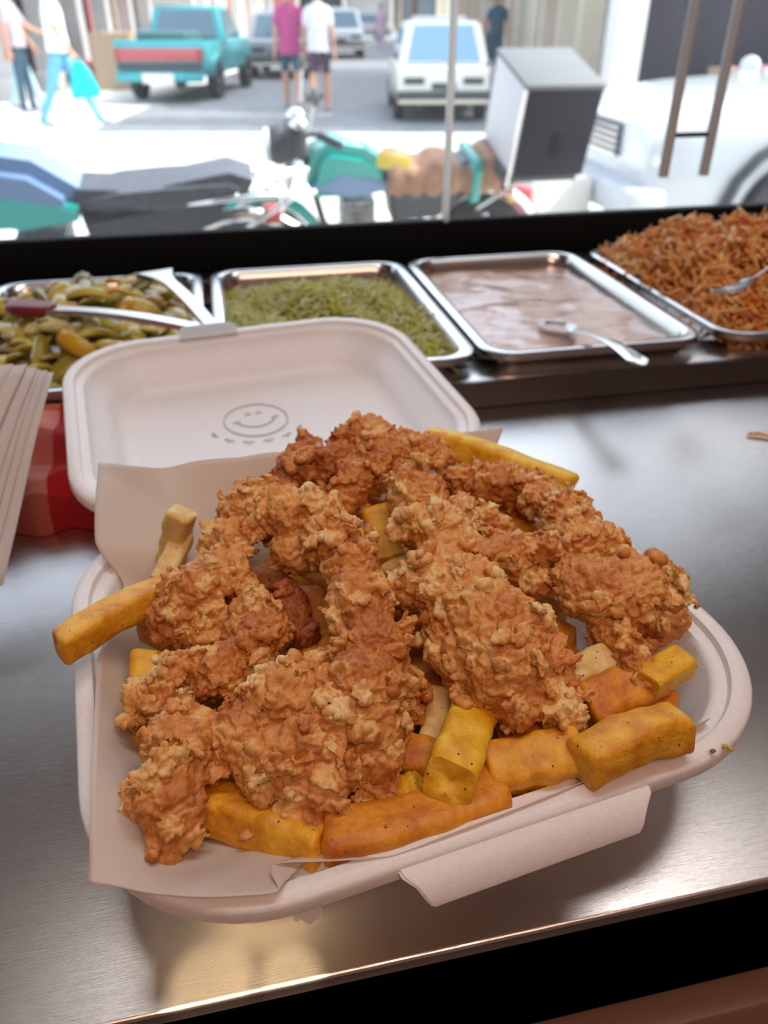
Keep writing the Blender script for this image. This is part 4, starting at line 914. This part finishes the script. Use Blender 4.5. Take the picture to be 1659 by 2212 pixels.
# ------------------------------------------------------------------ paper liner
Pp = lambda px, py, z: at(px, py, z)
T = tl
rows = [
 [Pp(213, 1000, .095), Pp(330, 1012, .097), Pp(480, 992, .096), Pp(650, 975, .093), Pp(800, 960, .090), Pp(950, 945, .090), Pp(1086, 924, .092)],
 [Pp(206, 1172, .080), T(-.085, .095, .062), T(-.05, .105, .045), T(0, .107, .04), T(.04, .107, .04), T(.08, .106, .045), T(.112, .108, .066)],
 [Pp(268, 1268, .060), T(-.10, .05, .016), T(-.06, .05, .010), T(0, .05, .010), T(.04, .05, .010), T(.08, .05, .010), T(.104, .05, .012)],
 [Pp(214, 1420, .074), T(-.105, .0, .018), T(-.06, 0, .010), T(0, 0, .010), T(.04, 0, .010), T(.08, 0, .010), T(.104, 0, .012)],
 [Pp(201, 1600, .079), T(-.112, -.045, .040), T(-.06, -.05, .022), T(0, -.05, .010), T(.04, -.05, .010), T(.08, -.05, .010), T(.104, -.05, .012)],
 [Pp(195, 1760, .079), T(-.112, -.090, .056), T(-.065, -.092, .050), T(0, -.097, .030), T(.04, -.098, .02), T(.08, -.098, .022), T(.112, -.098, .030)],
 [Pp(192, 1908, .072), Pp(395, 1938, .0735), Pp(598, 1931, .0725), Pp(592, 1868, .0715), Pp(850, 1848, .0690), Pp(1200, 1718, .0690), Pp(1535, 1552, .070)],
]
def cr(p0, p1, p2, p3, t): return .5*((2*p1)+(p2-p0)*t+(2*p0-5*p1+4*p2-p3)*t*t+(3*p1-p0-3*p2+p3)*t**3)
def interp(L, t):
    n = len(L)-1; i = min(int(t*n), n-1); f = t*n-i; g = lambda k: L[max(0, min(n, k))]
    return cr(g(i-1), g(i), g(i+1), g(i+2), f)*.6 + g(i).lerp(g(i+1), f)*.4
bm = bmesh.new(); N = 90; gr = []
for j in range(N+1):
    row = []
    for i in range(N+1):
        s, t = i/N, j/N; p = interp([interp(r_, s) for r_ in rows], t)
        wv = .0012*noise.noise((s*13+t*9, t*7, 2.))+.0022*abs(noise.noise((s*5-t*6, t*5+s*3, 7.)))
        p = p+Vector((0, 0, wv)); row.append(bm.verts.new(p))
    gr.append(row)
for j in range(N):
    for i in range(N): bm.faces.new((gr[j][i], gr[j+1][i], gr[j+1][i+1], gr[j][i+1]))
bmesh.ops.recalc_face_normals(bm, faces=bm.faces); bmesh.ops.solidify(bm, geom=bm.faces[:], thickness=.0003)
pp = bmobj('paper_liner', bm, M_paper); tag(pp, 'creased greaseproof paper sheet lining the foam takeout tray', 'paper')

# ------------------------------------------------------------------ fries
def fry(p0, p1, wpx, mat, label, seed, bend=0.0, bdir=None, group=None, flat=.92, roll=None, taper=1.0):
    """rectangular-section potato stick from p0 to p1 (px,py,z), width in metres"""
    r_ = random.Random(seed); a, b = Vector(p0), Vector(p1); d = b-a; L = d.length; d.normalize()
    up = Vector((0, 0, 1)); sd = d.cross(up)
    sd = sd.normalized() if sd.length > .2 else d.cross(Vector((0, 1, 0))).normalized()
    up = sd.cross(d); ro = R(r_.uniform(-22, 22)) if roll is None else R(roll)
    s2 = sd*math.cos(ro)+up*math.sin(ro); u2 = up*math.cos(ro)-sd*math.sin(ro)
    w_ = wpx/2; h_ = w_*flat; bm = bmesh.new(); rings = []; n = 30; cut0, cut1 = r_.uniform(-.5, .5), r_.uniform(-.5, .5); ox = r_.uniform(0, 50)
    mid = (a+b)/2; bd = (bdir or up)*bend
    prof = rrect(1, 1, .50, 5)
    ends = [(0, .0), (0, .45), (0.0, .80), (.012, .95)]
    stn = [(-.5, .02), (-.5, .5), (-.499, .84)]+[(-.5+.02+(.96)*k/n, 1.0) for k in range(n+1)]+[(.499, .84), (.5, .5), (.5, .02)]
    for t, sc_ in stn:
        c = d*(t*L)+bd*(.25-t*t)*4*.5; sc1 = sc_*(1+.07*noise.noise((t*4+ox, 1, seed)))*(1+(taper-1)*(t+.5))
        row = []
        for q in prof:
            nz = 1+.10*noise.noise((q.x*1.2+ox, q.y*1.2, t*5+seed))
            x, y = q.x*w_*sc1*nz, q.y*h_*sc1*nz
            sh = (cut0*w_*q.x*.6 if t < 0 else -cut1*w_*q.y*.6)*max(0, abs(t)*2-.75)*4
            row.append(c+s2*x+u2*y+d*sh)
        rings.append(row)
    loft(bm, rings, True, True, True); bmesh.ops.recalc_face_normals(bm, faces=bm.faces)
    o = bmobj('french_fry', bm, mat, None, True, 70); o.location = mid
    tag(o, label, 'french fry', group); return o
A = at
fry(A(128, 1402, .088), A(372, 1272, .080), .0165, F_GOLD, 'long golden fry sticking out over the rim of the tray past the paper', 1, .006, roll=8)
fry(A(392, 1108, .100), A(368, 1215, .062), .0155, F_PALE, 'pale fry standing upright against the paper flap', 2, roll=5)
fry(A(325, 1340, .062), A(450, 1420, .055), .020, F_ORG, 'orange fry lying under the long overhanging fry', 3)
fry(A(318, 1415, .070), A(316, 1560, .058), .0155, F_YEL, 'stubby yellow fry end beside the paper, under the crusty left strip', 4, roll=10)
fry(A(812, 1105, .098), A(846, 1222, .084), .0165, F_YEL, 'bright yellow fry in the gap between the back strips', 5, roll=-12)
fry(A(690, 1085, .108), A(790, 1215, .096), .014, F_GOLD, 'golden fry tucked behind the arched chicken strip', 6, .004)
fry(A(925, 948, .098), A(1232, 1056, .094), .0185, F_YEL, 'long yellow fry lying along the back of the pile', 7, .004, roll=20)
fry(A(1022, 1545, .074), A(968, 1700, .078), .0205, F_YEL, 'thick yellow fry pointing out between the two big chicken pieces', 8, .004, roll=12)
fry(A(1048, 1668, .066), A(1250, 1625, .068), .0205, F_GOLD, 'plump golden-brown fry lying along the front wall of the tray', 9, roll=-15)
fry(A(1252, 1655, .075), A(1470, 1572, .077), .0190, F_GOLD, 'plump speckled fry resting on the paper edge at the front rim', 10, .010, roll=14)
fry(A(1262, 1525, .070), A(1420, 1460, .074), .0210, F_ORG, 'browned flat fry under the drooping crust of the rounded chicken piece', 11, roll=-25, flat=.7)
fry(A(1390, 1478, .078), A(1478, 1425, .080), .0145, F_YEL, 'short yellow fry tip beside the bare foam wall', 12)
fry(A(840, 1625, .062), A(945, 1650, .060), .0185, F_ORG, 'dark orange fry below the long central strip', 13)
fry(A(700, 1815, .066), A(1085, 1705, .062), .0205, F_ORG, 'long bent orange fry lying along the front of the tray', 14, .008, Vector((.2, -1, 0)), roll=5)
fry(A(440, 1740, .062), A(705, 1835, .064), .0200, F_GOLD, 'long golden fry in the shadow under the front chicken', 15, -.004, Vector((.3, -1, 0)))
fry(A(955, 1490, .072), A(935, 1605, .062), .0125, F_PALE, 'thin pale fry deep in the gap between the big pieces', 16)
fry(A(860, 1722, .060), A(915, 1700, .064), .0130, F_YEL, 'small yellow fry end above the long bent fry', 17)
fry(A(1075, 1590, .060), A(1215, 1575, .066), .0175, F_ORG, 'dark orange fry behind the plump golden-brown fry', 18)
fry(A(300, 1520, .058), A(345, 1650, .052), .0165, F_GOLD, 'golden fry along the paper beneath the crusty left strip', 19)
fry(A(840, 1255, .086), A(925, 1190, .084), .0150, F_PALE, 'pale fry between the arched strip and the tall strip', 20)
fry(A(1215, 1462, .078), A(1330, 1418, .076), .0140, F_PALE, 'cream-coloured fry showing between the two right-hand chicken pieces'.replace('right-hand ', 'broad '), 21)
fry(A(1330, 1200, .080), A(1375, 1240, .078), .0130, F_YEL, 'yellow fry tip peeping out behind the rounded chicken piece', 22)
fry(A(395, 1160, .082), A(345, 1265, .070), .0120, F_PALE, 'ragged pale fry leaning beneath the upright one', 23)
fry(A(1390, 1545, .060), A(1440, 1500, .064), .0150, F_ORG, 'orange fry half hidden behind the speckled one', 24)
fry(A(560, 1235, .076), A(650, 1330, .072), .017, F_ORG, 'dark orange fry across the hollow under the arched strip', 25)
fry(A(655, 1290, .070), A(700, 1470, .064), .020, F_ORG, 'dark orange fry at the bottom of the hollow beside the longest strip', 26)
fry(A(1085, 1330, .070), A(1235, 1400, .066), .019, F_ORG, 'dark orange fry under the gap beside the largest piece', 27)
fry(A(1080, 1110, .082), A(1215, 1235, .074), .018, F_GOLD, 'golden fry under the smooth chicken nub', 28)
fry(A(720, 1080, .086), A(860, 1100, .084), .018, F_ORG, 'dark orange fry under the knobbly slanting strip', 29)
rnd = random.Random(8)
for i in range(60):
    u, v = (rnd.uniform(-.095, .095), rnd.uniform(-.080, .085)) if i < 34 else (rnd.uniform(-.065, .075), rnd.uniform(-.045, .065)); a = rnd.uniform(0, 3.14); l = rnd.uniform(.025, .042); z = (rnd.uniform(.024, .056) if i < 34 else rnd.uniform(.052, .070))*(1-.25*(abs(u)/.1)**2)
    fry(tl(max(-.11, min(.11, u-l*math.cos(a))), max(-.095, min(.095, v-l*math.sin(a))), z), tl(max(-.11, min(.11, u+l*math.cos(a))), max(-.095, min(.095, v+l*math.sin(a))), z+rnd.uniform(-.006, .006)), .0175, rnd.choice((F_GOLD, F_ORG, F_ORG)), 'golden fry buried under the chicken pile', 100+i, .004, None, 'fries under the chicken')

# ------------------------------------------------------------------ fried chicken
def chicken(strips, label, seed, tone=.5, flakes=1.0, vox=.00085):
    """strips: list of polylines of (px, py, z, radius in metres)"""
    r_ = random.Random(seed); bm = bmesh.new(); S = []
    for st in strips:
        P = [(A(px, py, z), rad) for px, py, z, rad in st]
        for (p, a), (q, b) in zip(P, P[1:]):
            n = max(2, int((q-p).length/(min(a, b)*.45)))
            for k in range(n+1):
                t = k/n; rad = (a+(b-a)*t)*r_.uniform(.82, 1.10); c = p.lerp(q, t)+Vector((r_.gauss(0, .1), r_.gauss(0, .1), r_.gauss(0, .1)))*rad; S.append((c, rad))
    org = sum((c for c, _ in S), Vector())/len(S)
    S = [(c-org, rad) for c, rad in S]
    for c, rad in S:
        ellipsoid(bm, c, (rad*r_.uniform(.85, 1.05), rad*r_.uniform(.85, 1.05), rad*r_.uniform(.75, .95)), Matrix.Rotation(r_.uniform(0, 6), 4, 'Z'), 2)
    area_ = sum(4*math.pi*rad*rad*.30 for c, rad in S); nf = int(area_*13000*flakes); FC = []
    for k in range(nf):
        c, rad = r_.choice(S); n_ = Vector((r_.gauss(0, 1), r_.gauss(0, 1), r_.gauss(.25, 1))).normalized(); p = c+n_*rad*.97
        if any((p-c2).length < r2*.90 for c2, r2 in S): continue
        ax = Vector((r_.gauss(0, 1), r_.gauss(0, 1), r_.gauss(0, 1))); big = r_.random()
        tl_ = (n_+ax*(.26 if big < .75 else .60)).normalized(); q = tl_.to_track_quat('Z', 'Y').to_matrix().to_4x4() @ Matrix.Rotation(r_.uniform(0, 6.3), 4, 'Z')
        s = r_.uniform(.0030, .0058) if big < .8 else r_.uniform(.0055, .0085)
        sx, sy, sz = s*r_.uniform(.9, 1.5), s*r_.uniform(.55, .95), r_.uniform(.0009, .0013); cu = r_.uniform(-.25, .45)/s; tw = r_.uniform(-.5, .5)/s; ph = r_.uniform(0, 6.3); am = r_.uniform(.1, .32); lob = r_.choice((2, 3, 3, 4, 5))
        vs = bmesh.ops.create_icosphere(bm, subdivisions=3 if s > .0045 else 2, radius=1)['verts']; Tm = Matrix.Translation(p+n_*r_.uniform(-.0006, .0010)) @ q
        for v in vs:
            an = math.atan2(v.co.y, v.co.x); k_ = 1+am*math.sin(lob*an+ph)
            x, y, z = v.co.x*sx*k_, v.co.y*sy*k_, v.co.z*sz; v.co = Tm @ Vector((x, y, z+cu*.35*x*x+tw*.3*x*y+.0005*math.sin(x*1400+ph)))
        FC.append((p, s, r_.random()))
    me = bpy.data.meshes.new('fried_chicken_strip'); bm.to_mesh(me); bm.free()
    o = bpy.data.objects.new('fried_chicken_strip', me); COL.objects.link(o)
    rm = o.modifiers.new('r', 'REMESH'); rm.mode = 'VOXEL'; rm.voxel_size = vox; rm.use_smooth_shade = True
    sm = o.modifiers.new('s', 'SMOOTH'); sm.factor = .5; sm.iterations = 2
    apply_mods(o); me = o.data; N = len(me.vertices)
    co = np.empty(N*3); me.vertices.foreach_get('co', co); co = co.reshape(-1, 3); no = np.empty(N*3); me.vertices.foreach_get('normal', no); no = no.reshape(-1, 3)
    w1 = co+vnoise(co, 130, seed)*.0055+vnoise(co, 330, seed+1)*.0020
    f1, f2, at1, d1 = worley(w1, 1/.0085, 21+seed % 5); e1 = sstep(0, .30, f2-f1)
    plate = (d1*(at1[:, :3]*2-1)).sum(1)*.0017+(at1[:, 3]-.4)*.0012
    w2 = co+vnoise(co, 260, seed+2)*.0032
    g1, g2, at2, d2 = worley(w2, 1/.0042, 31+seed % 5); e2 = sstep(0, .30, g2-g1)
    wp = co+vnoise(co, 160, seed+9)*.0045
    rid = 1-np.abs(vnoise(wp, 190, seed+8)[:, 0]); rid2 = 1-np.abs(vnoise(wp, 360, seed+10)[:, 1])
    disp = (e1-.6)*.0008+plate+(e2-.5)*.00035+((d2*(at2[:, :3]*2-1)).sum(1))*.00055+vnoise(co, 70, seed+3)[:, 0]*.0016+rid**3*.0015+rid2**4*.0008-.0006
    co2 = co+no*disp[:, None]+vnoise(co, 300, seed+5)*.0005
    me.vertices.foreach_set('co', co2.ravel()); me.update()
    kd = kdtree.KDTree(len(FC))
    for i, (p, s, t) in enumerate(FC): kd.insert(p, i)
    kd.balance(); fl = np.zeros(N)
    for i, v in enumerate(co.tolist()):
        _, j, dd = kd.find(v); s = FC[j][1]
        if dd < s*1.25: fl[i] = (FC[j][2]*.46-.06)*min(1, (s*1.25-dd)/(s*.4))
    tn = tone-.06+fl+.22*vnoise(co, 50, seed+6)[:, 0]+.10*vnoise(co, 160, seed+7)[:, 0]+(at1[:, 1]-.5)*.14+(at2[:, 1]-.5)*.10
    at_ = me.attributes.new('tone', 'FLOAT', 'POINT'); at_.data.foreach_set('value', tn.astype(np.float32))
    me.materials.append(M_chick); me.polygons.foreach_set('use_smooth', [True]*len(me.polygons))
    o.location = org; tag(o, label, 'fried chicken'); return o
chicken([[(590, 1052, .104, .011), (640, 1000, .110, .011), (668, 970, .116, .008), (655, 945, .122, .004)], [(640, 1010, .112, .010), (720, 1010, .114, .012), (730, 960, .122, .006), (735, 945, .125, .004)], [(545, 1060, .100, .008), (600, 1050, .104, .008)]], 'dark brown curled chicken piece at the back edge, beside the paper flap', 1, .36)
chicken([[(800, 945, .120, .0125), (850, 985, .116, .012), (800, 1010, .116, .013), (755, 1065, .110, .012), (735, 1085, .106, .009)]], 'knobbly chicken strip slanting down from the topmost lump', 2, .52)
chicken([[(855, 955, .116, .011), (900, 970, .112, .012), (945, 985, .108, .008)]], 'small chicken lump with an orange fleck next to the long back fry', 3, .48)
chicken([[(445, 1172, .098, .006), (500, 1150, .108, .011), (540, 1105, .114, .013), (600, 1105, .116, .016), (660, 1130, .114, .016), (650, 1190, .106, .011)], [(520, 1095, .112, .009), (560, 1080, .116, .010)]], 'arched chicken strip curling over the hollow in the pile', 4, .60)
chicken([[(712, 1150, .112, .0115), (756, 1210, .112, .0145), (774, 1290, .108, .0150), (786, 1370, .104, .0145), (792, 1450, .098, .0160), (785, 1540, .090, .017), (790, 1620, .080, .013), (820, 1700, .070, .006)], [(800, 1420, .088, .014), (850, 1500, .078, .011), (880, 1540, .072, .007)]], 'longest chicken strip running down the middle of the pile', 5, .50)
chicken([[(385, 1330, .082, .014), (420, 1280, .092, .0150), (470, 1235, .098, .0150), (500, 1250, .094, .012)], [(400, 1330, .082, .012), (450, 1370, .080, .012), (480, 1400, .076, .010)]], 'shaggy flaky chicken piece above the overhanging fry', 6, .54)
chicken([[(535, 1325, .094, .011), (562, 1368, .092, .0125), (520, 1420, .088, .012), (450, 1460, .084, .012), (380, 1490, .080, .012), (310, 1512, .076, .008)], [(400, 1475, .082, .010), (420, 1450, .086, .007)]], 'crusty strip slanting left from the hollow towards the paper'.replace(' left', ''), 7, .56)
chicken([[(395, 1545, .084, .010), (385, 1610, .084, .0135), (375, 1690, .080, .0130), (375, 1760, .074, .0115), (370, 1825, .068, .007)], [(420, 1570, .082, .010), (425, 1640, .078, .008)], [(300, 1730, .070, .008), (335, 1745, .070, .009)]], 'narrow chicken piece hanging down over the creased paper', 8, .58)
chicken([[(470, 1640, .076, .009), (540, 1580, .084, .013), (610, 1510, .092, .0160), (690, 1500, .094, .016), (740, 1560, .088, .015)], [(590, 1560, .086, .016), (640, 1640, .080, .018), (690, 1690, .074, .014), (650, 1750, .068, .012), (630, 1790, .064, .008)], [(560, 1650, .078, .012), (600, 1700, .074, .012)], [(740, 1580, .084, .015), (720, 1650, .076, .014)], [(560, 1790, .062, .005), (620, 1770, .066, .009)]], 'broad ragged chicken piece at the front above the long bent fry', 9, .52)
chicken([[(885, 1030, .122, .009), (900, 1080, .120, .0150), (930, 1130, .116, .0175), (965, 1175, .110, .0165)], [(980, 1110, .112, .010), (1050, 1130, .106, .009), (1085, 1145, .102, .005)]], 'tall upright chicken strip with a pointed tip', 10, .66)
chicken([[(905, 1265, .100, .0130), (960, 1270, .102, .0180), (1030, 1300, .100, .0200), (1060, 1380, .096, .0210), (1080, 1450, .090, .0195), (1130, 1510, .082, .0150), (1200, 1530, .076, .010), (1240, 1550, .073, .005)], [(960, 1340, .096, .014), (1010, 1450, .088, .013)], [(1130, 1350, .092, .011), (1180, 1420, .084, .010), (1225, 1500, .076, .006)]], 'largest broad chicken piece, flaky and golden, beside the thick yellow fry', 11, .62)
chicken([[(1050, 1200, .100, .010), (1120, 1190, .102, .010), (1195, 1195, .100, .008)], [(1130, 1230, .094, .010), (1165, 1260, .088, .007)]], 'small smooth chicken nub between the largest and the rounded piece', 12, .58)
chicken([[(1170, 1075, .104, .011), (1215, 1110, .104, .0140), (1255, 1170, .100, .0150), (1310, 1185, .094, .012)]], 'short chicken piece with peppery crust above the rounded piece', 13, .60)
chicken([[(1240, 1240, .096, .012), (1280, 1270, .094, .0200), (1345, 1300, .090, .0220), (1400, 1320, .084, .0180)], [(1400, 1240, .092, .007), (1455, 1275, .086, .005)], [(1330, 1380, .082, .012), (1370, 1430, .080, .008), (1395, 1470, .077, .004)]], 'rounded chicken piece with drooping crust next to the bare foam wall', 14, .58)
chicken([[(990, 1055, .102, .010), (1050, 1045, .104, .0130), (1120, 1055, .102, .0130), (1170, 1080, .096, .010)]], 'reddish-brown chicken piece lying behind, under the long back fry', 15, .36)
# a bit of red-orange meat inside the hollow
chicken([[(600, 1265, .092, .007), (630, 1300, .086, .009), (640, 1370, .078, .010)], [(600, 1420, .066, .012), (680, 1400, .066, .012)]], 'bare reddish chicken scrap inside the hollow of the pile', 16, .22, .4)
# crumbs and a carrot sliver on the counter
rnd = random.Random(4)
cs = tubeobj('carrot_sliver', [at(1615, 938, .002), at(1640, 936, .003), at(1672, 946, .002)], [.0012, .002, .0014], M_carrot); tag(cs, 'thin orange carrot sliver dropped on the steel counter', 'carrot sliver')
for i, (px, py, z) in enumerate(((1540, 1622, .0700), (1566, 1612, .0695), (1578, 1618, .0690))):
    bm = bmesh.new(); ellipsoid(bm, Vector((0, 0, 0)), (.0016, .0011, .0008), Matrix.Rotation(i, 4, 'Z'), 1); o = bmobj('crumb', bm, M_pickles[2] if i else M_bark); o.location = at(px, py, z); tag(o, 'tiny brown crumb stuck on the foam rim corner', 'crumb', 'crumbs on the foam rim')
